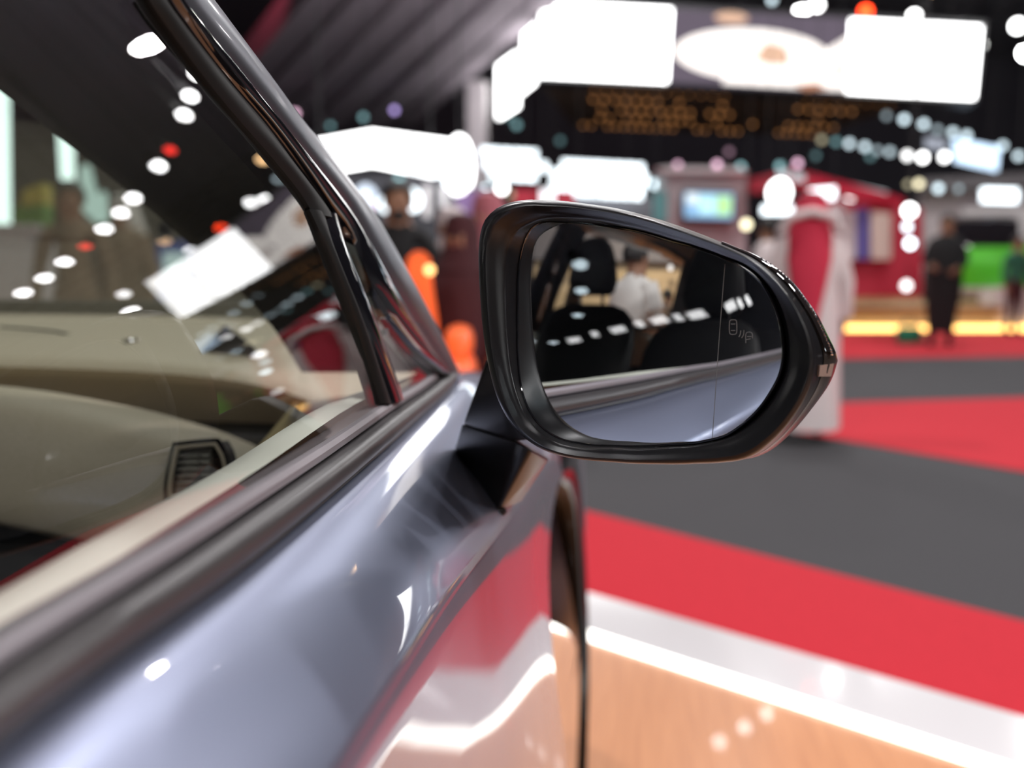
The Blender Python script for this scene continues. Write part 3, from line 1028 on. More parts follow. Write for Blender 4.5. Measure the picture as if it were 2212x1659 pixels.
mirror = cp(mesh('door_mirror', *loft([
    ring(mixp(pO, pS, .3), .012), ring(pO, .006), ring(mixp(pO, pM, .06), .001), ring(mixp(pO, pM, .14), -.0015), ring(mixp(pO, pM, .26), -.002),
    ring(mixp(pO, pM, .40), .000), ring(mixp(pO, pM, .58), .0035), ring(mixp(pO, pM, .78), .0062), ring(mixp(pO, pM, .92), .0075), ring(pM, .0095),
    ring(mixp(pM, pG, .12), .0125), ring(mixp(pM, pG, .5), .019), [on_mirror(u, v, .0006)[0] for u, v in mixp(pM, pG, .97)], [on_mirror(u, v, -.006)[0] for u, v in mixp(pM, pG, .99)]],
    closed=True), M['black_plastic'], None, angle=50))
mirror['label'] = 'black door mirror housing with convex glass'
def mc(o):
    o.parent = mirror
    return o
M['cover'] = mat('dark_cover', (.03, .025, .022), .3, .2, .1)
# back shell
def shell(name, rings, m, cap=True):
    V, Fc = loft(rings, closed=True)
    if cap:
        k = (len(rings) - 1) * NA
        Fc.append(tuple(k + j for j in range(NA)))
    return mc(mesh(name, V, Fc, m, None, angle=60))
shell('mirror_cover', [ring(mixp(pO, pS, .35), .0125), ring(mixp(pO, pS, .62), .0165), ring(mixp(pO, pS, .9), .026), ring(pS, .036), ring(shrinkp(pS, .985), .050), ring(shrinkp(pS, .93, 4), .066),
                       ring(shrinkp(pS, .82, 8), .080), ring(shrinkp(pS, .62, 10), .092), ring(shrinkp(pS, .35, 12), .098)], M['cover'])
# glass with its black rim
V, N, Fc = [], [], []
NR = 28
p, n = on_mirror(*CC)
V.append(p); N.append(n)
for r in range(1, NR + 1):
    for (u, v) in pG:
        p, n = on_mirror(CC[0] + (u - CC[0]) * r / NR, CC[1] + (v - CC[1]) * r / NR)
        V.append(p); N.append(n)
for k in range(NA):
    Fc.append((0, 1 + k, 1 + (k + 1) % NA))
for r in range(NR - 1):
    for k in range(NA):
        a = 1 + r * NA + k
        b = 1 + r * NA + (k + 1) % NA
        Fc.append((a, a + NA, b + NA, b))
mg = nmesh('mirror_glass', V, Fc, N, M['mirror'])
mg['label'] = 'convex mirror glass showing the car interior and the door'
mc(mg)
mc(mesh('glass_rim', *tube([on_mirror(CC[0] + (u - CC[0]) * .999, CC[1] + (v - CC[1]) * .999, .0002)[0] for u, v in pG], .0009, 8, True), M['gloss_black']))
# the line of the outer zone and the etched blind spot symbol
def on_line(L, r, lift=.00015, n=16, closed=False):
    P = resample([(u, v, 0) for u, v in L], n)
    return tube([on_mirror(p.x, p.y, lift)[0] for p in P], r, 5, closed)
mc(mesh('zone_line', *on_line([(1566, 570), (1559, 660), (1550, 780), (1544, 870), (1538, 956)], .00022), M['icon']))
def rr(x0, y0, x1, y1, c):
    return [(x0 + c, y0), (x1 - c, y0), (x1, y0 + c), (x1, y1 - c), (x1 - c, y1), (x0 + c, y1), (x0, y1 - c), (x0, y0 + c), (x0 + c, y0)]
IV, IF = [], []
for L in (rr(1576, 691, 1591, 722, 3), [(1579, 700), (1588, 700)], [(1579, 714), (1588, 714)], [(1596, 728), (1599, 722), (1600, 714)], [(1602, 730), (1606, 723), (1607, 713)],
          [(1611, 741), (1611, 722), (1614, 718), (1622, 718), (1625, 722), (1625, 731)], [(1614, 727), (1623, 727)], [(1611, 734), (1621, 732)]):
    t = on_line(L, .00028, n=max(6, 5 * len(L)))
    k = len(IV)
    IV.extend(t[0]); IF.extend([tuple(i + k for i in f) for f in t[1]])
ic = mc(mesh('blind_spot_symbol', IV, IF, M['icon']))
ic['label'] = 'grey etched symbol of two cars with warning arcs'
# turn signal along the outer edge
M['lens_dark'] = mat('smoked_lens', (.012, .010, .010), .04, 0, 1.0)
M['lens'] = mat('clear_lens', (.62, .45, .38), .12, .6, 1.0)
bro = mat('brown_black_plastic', (.05, .035, .028), .3)
COVB = [(0, .006), (.35, .0125), (.62, .0165), (.9, .026), (1, .036)]
def cov_back(t):
    return interp(COVB, t)[0] - .0012
def edge_strip(name, v0, v1, m, r0, r1, raise_=.0015):
    ks = [k for k in range(NA) if pS[k][0] > CC[0] and v0 <= pS[k][1] <= v1]
    ks.sort(key=lambda k: pS[k][1])
    secs = []
    for k in ks:
        s = []
        for q in (0, .25, .5, .75, 1):
            t = lerp(r0, r1, q)
            p = onplane(lerp(pO[k][0], pS[k][0], t), lerp(pO[k][1], pS[k][1], t), cov_back(t))
            out = (onplane(pO[k][0], pO[k][1], .02) - onplane(CC[0], CC[1], .02)).normalized()
            s.append(p + (out * .7 + BN * .7) * raise_ * math.sin(PI * (.1 + .8 * q)))
        secs.append(s)
    return mc(mesh(name, *loft(secs), m, None, angle=60))
es = edge_strip('turn_signal', 520, 772, M['lens_dark'], .45, .98, .0018)
# faceted light pipe inside the smoked lens: tiny mirror facets
facets = []
FV, FF = [], []
for v0 in range(560, 770, 6):
    k = min((k for k in range(NA) if pS[k][0] > CC[0]), key=lambda k: abs(pS[k][1] - v0))
    k2 = min((k for k in range(NA) if pS[k][0] > CC[0]), key=lambda k: abs(pS[k][1] - v0 - 4))
    u0 = interp(sorted([(p[1], p[0]) for p in pS if p[0] > CC[0] and 450 < p[1] < 800]), v0)[0]
    uo = interp(sorted([(p[1], p[0]) for p in pO if p[0] > CC[0] and 450 < p[1] < 800]), v0)[0]
    t = .72
    c = onplane(lerp(uo, u0, t), v0, cov_back(t)) + BN * .0022 + RGT * .001
    b = len(FV)
    sz = .0011
    tilt = random.uniform(-.5, .5)
    ex = (RGT + BN * tilt).normalized() * sz; ey = UPV * sz * .8
    FV += [c - ex - ey, c + ex - ey, c + ex + ey, c - ex + ey, c + BN * .0008]
    FF += [(b, b + 1, b + 4), (b + 1, b + 2, b + 4), (b + 2, b + 3, b + 4), (b + 3, b, b + 4)]
lp = mesh('light_pipe', FV, FF, M['chrome'], None, smooth=False)
lp.parent = mirror
lq = [(1772, 789, .008), (1802, 785, .024), (1796, 813, .024), (1769, 813, .008)]
mc(slab('signal_lens', [onplane(u, v, b) + BN * .001 for u, v, b in lq], .006, M['lens']))
# arm and foot: the foot stands on the door's shoulder
def body_hit(u, v):
    a = ray(u, v)
    t = .3
    while t < 2:
        p = CAM + a * t
        pr_ = side_profile(p.y)
        for (xa, za), (xb, zb) in zip(pr_, pr_[1:]):
            if zb <= p.z <= za and za > zb:
                xs_ = lerp(xa, xb, (za - p.z) / (za - zb))
                if p.x <= xs_: return t
        t += .003
    return t
TF1, TF2 = body_hit(982, 972), body_hit(1074, 1100)
TS = (TF1 + TF2) / 2 - .805
def hp(L):
    return [at(u, v, t + (TS if t > .76 else TS * .5)) for u, v, t in L]
ap = hp([(1050, 772, .735), (998, 917, .778), (1106, 955, .750), (1150, 950, .73), (1190, 900, .72), (1160, 790, .72)])
mc(hull('mirror_arm', ap + [p + Vector((.01, .075, -.004)) for p in ap], M['black_plastic'], None, .004, 3))
fp = hp([(997, 915, .780), (980, 970, TF1 - TS), (1077, 1104, TF2 - TS), (1074, 1080, .80), (1149, 972, .742), (1107, 951, .752)])
mc(hull('mirror_foot', fp + hp([(1089, 1104, .822), (1188, 992, .78)]) + [p + Vector((.012, .08, -.012)) for p in fp[:3]], M['black_plastic'], None, .003, 3))
gp_ = hp([(984, 978, TF1 - TS + .003), (996, 1006, lerp(TF1, TF2, .25) - TS + .003), (1030, 1050, lerp(TF1, TF2, .55) - TS + .003), (1078, 1106, TF2 - TS + .002), (1088, 1105, TF2 - TS + .012)])
mc(mesh('foot_gasket', *tube(resample(gp_, 24), .0035, 8), M['rubber']))

# ------------------------------------------------------------------ lit screens, signs and stands of the hall
def place(root, o):
    o.parent = root
    o.matrix_parent_inverse = Matrix.Translation(-Vector(root.location))
    return o
def pslab(name, px, t, thick, m, root):
    ts = t if isinstance(t, (list, tuple)) else [t] * len(px)
    return place(root, slab(name, [at(u, v, q) for (u, v), q in zip(px, ts)], thick, m))
def ellipse_px(cx, cy, rx, ry, rot=0, n=28):
    return [(cx + rx * math.cos(a) * math.cos(rot) - ry * math.sin(a) * math.sin(rot), cy + rx * math.cos(a) * math.sin(rot) + ry * math.sin(a) * math.cos(rot)) for a in [2 * PI * k / n for k in range(n)]]

M['truss_panel'] = mat('screen_frame', (.02, .02, .022), .5)
T = 20.0
hs = empty('hanging_screen', at(1640, 110, T), 0, 'large hanging ring of bright white video screens with a picture of a plate of food', 'screen')
pslab('frame', [(1160, -6), (2132, 46), (2112, 220), (1158, 170)], T + .12, .5, M['truss_panel'], hs)
pslab('screen', [(1175, 4), (1452, 19), (1442, 175), (1170, 162)], T, .08, M['led_white'], hs)
pslab('screen', [(1838, 42), (2121, 57), (2106, 211), (1830, 196)], T, .08, M['led_white'], hs)
pslab('screen', [(1132, 62), (1172, 4), (1168, 163), (1120, 203)], [T + 1.6, T + .02, T + .02, T + 1.6], .08, M['led_white'], hs)
pslab('screen', [(1074, 142), (1115, 112), (1114, 231), (1074, 256)], [T + 4.5, T + 2.6, T + 2.6, T + 4.5], .08, M['led_white'], hs)
M['pic_bg'] = emis('picture_backdrop', (.16, .13, .17), 1)
M['pic_plate'] = emis('picture_plate', (1, .93, .88), 1.7)
M['pic_food'] = emis('picture_food', (.95, .60, .42), 1.0)
M['pic_food2'] = emis('picture_sauce', (.9, .42, .25), .8)
M['pic_dark'] = emis('picture_brown_bits', (.30, .16, .13), .7)
sc_ = pslab('video_picture', [(1453, 19), (1838, 40), (1829, 197), (1443, 176)], T + .02, .08, M['pic_bg'], hs)
def pic(name, px, lift, m):
    o = slab(name, [at(u, v, T - lift) for u, v in px], .008, m)
    o.parent = sc_
    return o
pic('picture_plate', ellipse_px(1625, 118, 168, 56, .05), .012, M['pic_plate'])
pic('picture_plate', [(1785, 108), (1836, 76), (1829, 196), (1560, 180), (1570, 150), (1790, 150)], .010, M['pic_plate'])
pic('picture_food', [(1640, 108), (1655, 92), (1690, 98), (1706, 120), (1700, 140), (1660, 138), (1632, 130)], .03, M['pic_food'])
pic('picture_food', [(1572, 112), (1584, 92), (1588, 110)], .03, M['pic_food'])
pic('picture_food', [(1715, 182), (1765, 178), (1790, 190), (1740, 194)], .03, M['pic_food2'])
pic('picture_food', ellipse_px(1580, 38, 36, 12, .05), .03, M['pic_food'])
pic('picture_brown_bits', [(1800, 148), (1812, 140), (1824, 152), (1822, 162)], .03, M['pic_dark'])  # brown bits in the food picture
# perforated soffit behind the ring, with little warm lights
M['soffit'] = mat('brown_soffit', (.10, .065, .045), .6)
sof = pslab('soffit', [(1160, 172), (1990, 214), (1760, 296), (1240, 276)], [T + .3, T + .3, T + 5, T + 5], .1, M['soffit'], hs)
M['warm_dot'] = emis('warm_dot', (1, .42, .14), .6)
V, Fc = [], []
for r in range(5):
    q = (r + .5) / 5
    for c in range(30):
        f = (c + .5 + (r % 2) * .5) / 31
        if (.56 < f < .78 or f < .12) and random.random() < .75: continue
        if random.random() < .22: continue
        top = at(lerp(1160, 1990, f), lerp(172, 214, f), T + .3)
        bot = at(lerp(1240, 1760, f), lerp(276, 296, f), T + 5)
        c_ = top.lerp(bot, q) - Vector((0, 0, .02))
        k = len(V)
        V += [c_ + Vector((.05 * math.cos(a), 0, .05 * math.sin(a))) for a in [2 * PI * i / 6 for i in range(6)]]
        Fc.append(tuple(k + i for i in range(6)))
dots = mesh('soffit_light', V, Fc, M['warm_dot'], None, smooth=False)
dots['kind'] = 'stuff'
place(hs, dots)
for u in (1250, 1600, 2000):
    a = at(u, lerp(10, 50, (u - 1160) / 950), T + .3)
    place(hs, mesh('cable', *tube([a, Vector((a.x, a.y, 12.9))], .02, 6), M['truss']))

# white column
cl = at(1032, 430, 23)
colm = empty('white_column', (cl.x, cl.y, 0), 0, 'slim white column standing between the two lit sign groups', 'column')
M['column'] = mat('column_paint', (.55, .50, .50), .6)
box('shaft', (0, 0, 2.8), (.46, .46, 5.3), M['column'], colm, 0, .03)
box('plinth', (0, 0, .08), (.7, .7, .16), M['column'], colm, 0, .02)

# angular lit fascia on the left
def roof_rod(root, u, v, t):
    a = at(u, v, t)
    place(root, mesh('rod', *tube([a, Vector((a.x, a.y, 12.98))], .015, 5), M['truss']))
fa = empty('lit_fascia', at(820, 320, 15), 0, 'bright white angular fascia sign with a faint grey logo, left of the white column', 'sign')
pslab('sign_panel', [(640, 312), (804, 282), (804, 347), (640, 374)], [15.8, 14.6, 14.6, 15.8], .25, M['led_white'], fa)
pslab('sign_panel', [(804, 282), (970, 304), (958, 378), (804, 347)], [14.6, 16, 16, 14.6], .25, M['led_white'], fa)
pslab('sign_panel', [(878, 352), (955, 362), (950, 378), (884, 368)], 15.2, .1, M['led_cool'], fa)
M['logo_grey'] = emis('faint_logo', (.55, .62, .60), 1.0)
pslab('logo', [(742, 322), (758, 306), (790, 300), (796, 316), (770, 326)], [15.0, 14.9, 14.66, 14.62, 14.8], .02, M['logo_grey'], fa)
roof_rod(fa, 690, 310, 15.8); roof_rod(fa, 930, 310, 15.9)
ts = empty('lit_totem', at(990, 350, 17), 0, 'tall bright rounded light box beside the white column', 'sign')
pslab('light_box', ellipse_px(992, 356, 29, 64), 17, .3, M['led_white'], ts)
pslab('light_box', [(955, 380), (975, 376), (975, 402), (962, 398)], 17, .3, M['led_cool'], ts)
roof_rod(ts, 992, 300, 17.1)

def text_sign(label, lines, t, n, root_px):
    root = empty('text_sign', at(*root_px, t), 0, label, 'sign', 'lit text signs')
    for (x0, x1, y, h) in lines:
        x = x0
        while x < x1 - 6:
            wd = random.uniform(10, 22)
            e = min(x + wd, x1)
            sl = lambda u: y + (u - x0) * .055
            pslab('letter', [(x, sl(x)), (e, sl(e)), (e, sl(e) + h), (x, sl(x) + h)], t, .06, M['led_cool'], root)
            x = e + random.uniform(2, 5)
    for q in (.2, .8):
        a = at(lerp(lines[0][0], lines[0][1], q), lines[0][2] + 8, t + .06)
        place(root, mesh('rod', *tube([a, Vector((a.x, a.y, 12.98))], .005, 5), M['truss']))
    return root
text_sign('bright white sign of three text lines right of the white column', [(1040, 1160, 318, 17), (1046, 1182, 343, 20), (1058, 1164, 371, 14)], 17, 0, (1110, 355))
text_sign('bright white sign of four text lines above the door mirror', [(1215, 1390, 345, 15), (1192, 1398, 364, 16), (1190, 1400, 385, 14), (1198, 1390, 402, 17)], 17, 0, (1295, 385))

def lamp(label, u, v, t, r, col, s, group='hall spotlights', hang=True):
    c = at(u, v, t)
    key = ('lamp', tuple(round(q, 2) for q in col), s)
    if key not in M:
        M[key] = emis('lamp_glow', col, s)
    root = empty('spotlight', c, 0, label, 'lamp', group)
    bm = bmesh.new()
    ball_bm(bm, (0, 0, 0), r, 12)
    bmobj('bulb', bm, M[key], root)
    if hang:
        d_ = (c - CAM).normalized()
        mesh('housing', *tube([d_ * r * .5, d_ * r * 2.4], r * .9, 10), M['truss'], root)
        mesh('rod', *tube([d_ * r * 1.6, Vector((d_.x * r * 1.6, d_.y * r * 1.6, 12.98 - c.z))], .004, 5), M['truss'], root)
    return root
WHT, CYN, PNK, VIO, TEA, ORG, REDL, YEL = (1, 1, 1), (.75, .92, 1), (1, .6, .8), (.6, .45, 1), (.45, .85, .9), (1, .55, .25), (1, .05, .01), (1, .9, .6)
LAMPS = [
 # u, v, colour, radius px, strength, label
 (637, 245, PNK, 9, 1.6, 'pink spotlight next to the black window pillar'), (714, 272, TEA, 7, .5, 'dim teal spotlight above the angular fascia'), (785, 253, TEA, 8, .7, 'teal spotlight above the peak of the angular fascia'),
 (852, 238, VIO, 8, 1.4, 'violet spotlight above the angular fascia'), (1113, 6, ORG, 9, 1.2, 'orange spotlight at the top edge above the hanging screen'), (1080, 63, ORG, 9, .9, 'orange spotlight left of the hanging screen'),
 (1116, 270, TEA, 9, .5, 'dim teal spotlight under the left end of the hanging screen'), (1098, 252, TEA, 8, .35, 'dim grey spotlight touching the left end of the hanging screen'), (1210, 304, TEA, 8, .25, 'faint teal spotlight above the four line text sign'),
 (1765, 10, WHT, 14, 9, 'bright white spotlight above the plate picture'), (1975, 36, WHT, 14, 9, 'bright white spotlight above the right white screen'), (2198, 56, WHT, 15, 9, 'bright white spotlight in the top right corner'),
 (1668, 0, CYN, 9, 2, 'pale spotlight cut by the top edge of the picture'), (1870, 25, REDL, 15, 7, 'red orange spotlight above the right white screen'),
 (1464, 357, PNK, 8, 1.3, 'pink spotlight over the pale booth with the television'), (1549, 356, PNK, 9, 1.6, 'pink spotlight at the right over the pale booth'), (1723, 353, PNK, 9, 1.6, 'pink spotlight over the red roofed booth'),
 (1600, 361, TEA, 9, 1.0, 'teal spotlight between pale booth and red roofed booth'), (1685, 359, TEA, 9, 1.0, 'teal spotlight left over the red roofed booth'), (1575, 328, PNK, 8, .35, 'faint purple spotlight above the pale booth'),
 (1775, 302, YEL, 8, .6, 'yellowish spotlight at the left end of the lower lamp row'), (1806, 306, TEA, 8, .6, 'teal second spotlight of the lower lamp row'), (1835, 310, CYN, 9, 1.6, 'pale third spotlight of the lower lamp row'),
 (1868, 317, CYN, 9, 1.6, 'pale fourth spotlight of the lower lamp row'), (1895, 325, CYN, 8, .7, 'dim fifth spotlight of the lower lamp row'), (1922, 328, CYN, 9, 1.0, 'dim sixth spotlight of the lower lamp row'),
 (1960, 336, WHT, 10, 3, 'bright seventh spotlight of the lower lamp row'), (1993, 340, WHT, 11, 5, 'brightest spotlight of the lower lamp row'), (2040, 339, WHT, 11, 4, 'last spotlight of the lower lamp row beside the blue lit sign'),
 (1762, 336, TEA, 8, .3, 'faint grey spotlight under the lower lamp row start'), (1880, 338, TEA, 8, .35, 'faint grey spotlight under the lower lamp row middle'),
 (1915, 250, CYN, 8, .5, 'faint first spotlight of the upper lamp row'), (1953, 258, CYN, 9, 2, 'bright second spotlight of the upper lamp row'), (1995, 268, CYN, 9, 2, 'bright third spotlight of the upper lamp row'),
 (2025, 280, CYN, 8, .7, 'dim fourth spotlight of the upper lamp row'), (2058, 286, CYN, 9, 1.6, 'pale fifth spotlight of the upper lamp row'), (2088, 293, CYN, 9, 1.8, 'pale sixth spotlight of the upper lamp row'),
 (2166, 315, CYN, 9, 1.6, 'pale seventh spotlight right of the blue lit sign'), (2200, 337, CYN, 9, 1.8, 'last spotlight of the upper lamp row at the right edge'),
 (1985, 397, YEL, 10, 1.8, 'yellowish lamp right of the red roofed booth'), (1962, 398, YEL, 8, .6, 'dim yellowish lamp beside the brighter yellow lamp'), (2027, 407, CYN, 10, 1.8, 'pale blue lamp above the black clad person'), (2071, 408, CYN, 8, .6, 'dim lamp right of the pale blue lamp'),
 (1050, 411, CYN, 12, 4, 'white lamp left under the three line text sign'), (1084, 406, WHT, 14, 5, 'larger white lamp under the three line text sign'), (1105, 421, YEL, 8, .5, 'dim yellowish lamp under the three line text sign'),
 (862, 388, TEA, 10, 1.4, 'teal lamp above the dark clothed bearded man'), (800, 449, PNK, 9, 1.0, 'pink lamp left of the dark clothed man'), (1416, 398, CYN, 11, 3, 'pale lamp at the right end of the four line text sign'),
 (1612, 485, YEL, 12, 2.5, 'yellow lamp beside the man with the red headcloth'), (1965, 455, WHT, 16, 6, 'large white lamp on the red booth wall'), (1836, 427, WHT, 11, 4, 'white lamp under the red roof'),
 (1960, 490, CYN, 11, 3, 'pale lamp over the long wooden platform, upper one'), (1966, 526, CYN, 12, 5, 'bright lamp over the long wooden platform, lower one'), (1958, 617, WHT, 12, 2.5, 'white lamp at the edge of the long wooden platform'),
]
for (u, v, c_, rp, s_, lb) in LAMPS:
    t_ = 18.0 if v > 370 else 24.0
    if 1150 < u < 2000 and 170 < v < 369: t_ = 31.0
    if v > 440: t_ = 13.0 + .27 * (int(u * 7 + v) % 4)
    r_ = rp * t_ / F * .8
    lamp(lb, u, v, t_, r_, c_, s_ * 1.5, 'hall spotlights', True)

# left lit logo discs above the people
def disc_sign(label, u, v, rx, ry, t, m, cat='sign', name='round_sign'):
    root = empty(name, at(u, v, t), 0, label, cat)
    pslab('disc', ellipse_px(u, v, rx, ry), t, .1, m, root)
    pslab('backing', ellipse_px(u, v, rx + 3, ry + 3), t + .11, .06, M['truss_panel'], root)
    a = at(u, v - ry + 4, t + .12)
    place(root, mesh('rod', *tube([a, Vector((a.x, a.y, 12.98))], .005, 5), M['truss']))
    return root
M['led_soft'] = emis('led_soft', (.75, .85, 1), 1.6)
disc_sign('large pale round lit logo left of the dark clothed man', 790, 427, 24, 30, 14, M['led_soft'])
disc_sign('white round lit logo overlapping the large pale one', 832, 440, 13, 17, 13.5, M['led_cool'])
disc_sign('bright white round lit logo right of the dark clothed man', 890, 431, 20, 24, 14, M['led_cool'])
disc_sign('bright white round lit logo on the red roofed booth', 1686, 414, 22, 27, 11.5, M['led_white'])
def hang(root, u0, u1, v, t):
    for u in (u0, u1):
        a = at(u, v, t + .1)
        place(root, mesh('rod', *tube([a, Vector((a.x, a.y, 12.98))], .005, 5), M['truss']))
def base(root, u0, u1, v, t, m):
    a, b = at(u0, v, t), at(u1, v, t)
    place(root, slab('base_panel', [a, b, Vector((b.x, b.y, .0)), Vector((a.x, a.y, .0))], .3, m))
def light_panel(label, px, t, m, name='light_panel'):
    root = empty(name, at(sum(p[0] for p in px) / len(px), sum(p[1] for p in px) / len(px), t), 0, label, 'sign')
    pslab('panel', px, t, .1, m, root)
    cx = sum(p[0] for p in px) / len(px); cy = sum(p[1] for p in px) / len(px)
    pslab('backing', [(cx + (u - cx) * 1.06, cy + (v - cy) * 1.06) for u, v in px], t + .11, .06, M['truss_panel'], root)
    if name == 'light_panel':
        hang(root, min(p[0] for p in px) + 4, max(p[0] for p in px) - 4, min(p[1] for p in px) + 3, t)
    return root
light_panel('white lit lettering panel under the round logo of the red booth', [(1650, 444), (1712, 444), (1712, 460), (1650, 460)], 11.5, M['led_cool'])
light_panel('white lit sign right of the round logo, under the red roof', [(1752, 408), (1805, 404), (1805, 428), (1752, 430)], 12, M['led_cool'])
light_panel('blue white lit screen hanging among the lamp rows', [(2062, 300), (2160, 318), (2155, 368), (2066, 348)], 22, emis('led_blue', (.62, .80, 1), 2.2))
light_panel('small dim white sign left of the blue white lit screen', [(2002, 296), (2044, 302), (2044, 322), (2002, 318)], 23, emis('led_dim', (.8, .85, 1), .55))
light_panel('wide white lit sign above the white stand at the right edge', [(2126, 406), (2200, 408), (2200, 436), (2126, 434)], 14, M['led_cool'])
light_panel('striped white lit panel behind the top of the door mirror', [(1168, 408), (1198, 408), (1198, 450), (1168, 450)], 15, emis('led_stripe', (.95, .95, 1), 2.0))

# booths
def booth_wall(label, px, t, m, thick=.3, name='booth', cat='booth'):
    root = empty(name, atz(sum(p[0] for p in px) / len(px), 640, 0) if False else at(sum(p[0] for p in px) / len(px), max(p[1] for p in px), t), 0, label, cat)
    pslab('wall_panel', px, t, thick, m, root)
    return root
b = booth_wall('pale grey booth with a television on its wall', [(1440, 368), (1612, 372), (1612, 640), (1440, 640)], 15, mat('booth_pale', (.50, .44, .46), .7))
pslab('roof_panel', [(1416, 364), (1440, 360), (1600, 362), (1618, 372), (1440, 372)], 14.8, .4, M['white_wall'], b)
pslab('side_panel', [(1416, 366), (1440, 372), (1440, 640), (1416, 620)], [16, 15, 15, 16], .1, mat('booth_teal', (.30, .34, .35), .7), b)
tv = empty('television', at(1530, 445, 14.6), 0, 'wide television showing a blurred blue and green picture on the pale booth', 'television')
pslab('frame', [(1474, 410), (1590, 413), (1588, 478), (1474, 475)], 14.66, .08, M['truss_panel'], tv)
tvp = pslab('screen', [(1480, 415), (1584, 418), (1582, 472), (1480, 469)], 14.6, .04, emis('tv_blue', (.35, .62, .95), 1.0), tv)
for px, c_ in (([(1510, 422), (1545, 423), (1545, 462), (1510, 461)], (.55, .9, 1)), ([(1548, 424), (1580, 425), (1578, 464), (1548, 463)], (.5, .85, .35)), ([(1484, 418), (1508, 419), (1508, 440), (1484, 439)], (.85, .95, 1))):
    o = slab('picture_area', [at(u, v, 14.57) for u, v in px], .01, emis('tv_area', c_, 1.3)); o.parent = tvp
tl = empty('teal_panel', at(1425, 450, 15.4), 0, 'narrow teal panel at the left side of the pale booth', 'panel')
pslab('panel', [(1412, 415), (1440, 415), (1440, 478), (1412, 478)], 14.7, .06, mat('teal', (.12, .35, .36), .6), tl)
pslab('frame', [(1410, 412), (1442, 412), (1442, 481), (1410, 481)], 14.77, .04, M['grey_wall'], tl)

rb = booth_wall('red booth with a sloping white edged roof', [(1780, 425), (1992, 450), (1992, 640), (1780, 640)], 14.5, mat('booth_red', (.50, .02, .05), .6))
pslab('roof_panel', [(1616, 392), (1700, 372), (1912, 428), (1912, 444), (1700, 402), (1616, 418)], [15, 13, 14.6, 14.6, 13, 15], .3, M['red_panel'], rb)
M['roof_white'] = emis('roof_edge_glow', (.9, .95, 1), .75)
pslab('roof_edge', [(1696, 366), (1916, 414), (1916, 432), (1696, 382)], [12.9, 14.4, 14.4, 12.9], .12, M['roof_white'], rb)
pslab('roof_edge', [(1616, 388), (1700, 367), (1700, 374), (1616, 396)], [14.9, 12.9, 12.9, 14.9], .12, M['red_panel'], rb)
pslab('post', [(1800, 440), (1822, 440), (1822, 640), (1800, 640)], 14.3, .2, M['white_wall'], rb)
pslab('post', [(1850, 450), (1878, 450), (1878, 560), (1850, 560)], 14.3, .1, mat('booth_blue', (.12, .10, .38), .6), rb)
pslab('poster', [(1826, 455), (1848, 455), (1848, 560), (1826, 560)], 14.3, .1, M['white_wall'], rb)
pslab('poster', [(1882, 455), (1925, 462), (1925, 560), (1882, 560)], 14.3, .1, mat('booth_cream', (.72, .60, .52), .6), rb)
wbth = booth_wall('white stand with grey header at the right edge', [(1995, 415), (2240, 400), (2240, 666), (1995, 666)], 22, mat('booth_white', (.56, .50, .52), .7))
pslab('header_panel', [(1990, 385), (2240, 372), (2240, 400), (1990, 412)], 21.6, .3, M['grey_wall'], wbth)
pslab('poster', [(2080, 450), (2240, 446), (2240, 520), (2080, 522)], 21.7, .1, M['white_wall'], wbth)
gb = booth_wall('dark grey stand wall behind the door mirror', [(1180, 425), (1416, 425), (1416, 690), (1180, 690)], 17.5, mat('booth_grey', (.12, .12, .135), .7))
pslab('red_panel', [(1110, 408), (1240, 412), (1240, 470), (1110, 470)], 15.5, .2, M['red_panel'], gb)
db = booth_wall('dark stand behind the people at the left', [(640, 372), (1000, 380), (1000, 640), (640, 640)], 18, mat('booth_dark', (.05, .05, .06), .7))
pslab('post', [(915, 400), (930, 400), (930, 470), (915, 470)], 17.5, .1, M['white_wall'], db)
pslab('post', [(952, 400), (965, 400), (965, 470), (952, 470)], 17.5, .1, M['white_wall'], db)
vb = booth_wall('violet wall left of the door mirror', [(985, 410), (1060, 412), (1060, 470), (985, 470)], 17, mat('booth_violet', (.26, .16, .36), .7))  # wall panel with a violet base colour
pslab('top_panel', [(985, 404), (1060, 406), (1060, 412), (985, 410)], 17, .1, M['grey_wall'], vb)

# low platform with an orange light strip, wooden deck, counters, green car
lp_ = empty('low_platform', atz(2000, 722, 0), 0, 'low stand platform with wooden deck and glowing orange foot strip', 'platform')
pslab('light_strip', [(1780, 703), (1992, 703), (2070, 703), (2240, 703), (2240, 720), (1780, 720)], 15.6, .1, M['led_orange'], lp_)
pslab('base_panel', [(1790, 664), (2160, 668), (2160, 701), (1790, 701)], 15.8, 1.2, mat('platform_white', (.42, .40, .42), .5), lp_)
dkm = ( noise_col(mat('deck_wood', (.45, .27, .12), .5), (.40, .23, .10), (.50, .31, .15), 4))
place(lp_, slab('deck_panel', [atz(u, v, .42) for u, v in ((1836, 628), (2185, 628), (2165, 662), (1820, 662))], .08, dkm))
pslab('skirting_panel', [(2155, 620), (2240, 620), (2240, 700), (2155, 700)], 15.7, .6, M['white_wall'], lp_)
ct = empty('counter', at(1865, 628, 17), 0, 'white counter between the posts of the red booth', 'counter')
pslab('front_panel', [(1842, 548), (1892, 548), (1892, 626), (1842, 626)], 16.8, .5, M['white_wall'], ct)
pslab('top_panel', [(1838, 538), (1896, 538), (1896, 548), (1838, 548)], 16.7, .6, M['white_wall'], ct)
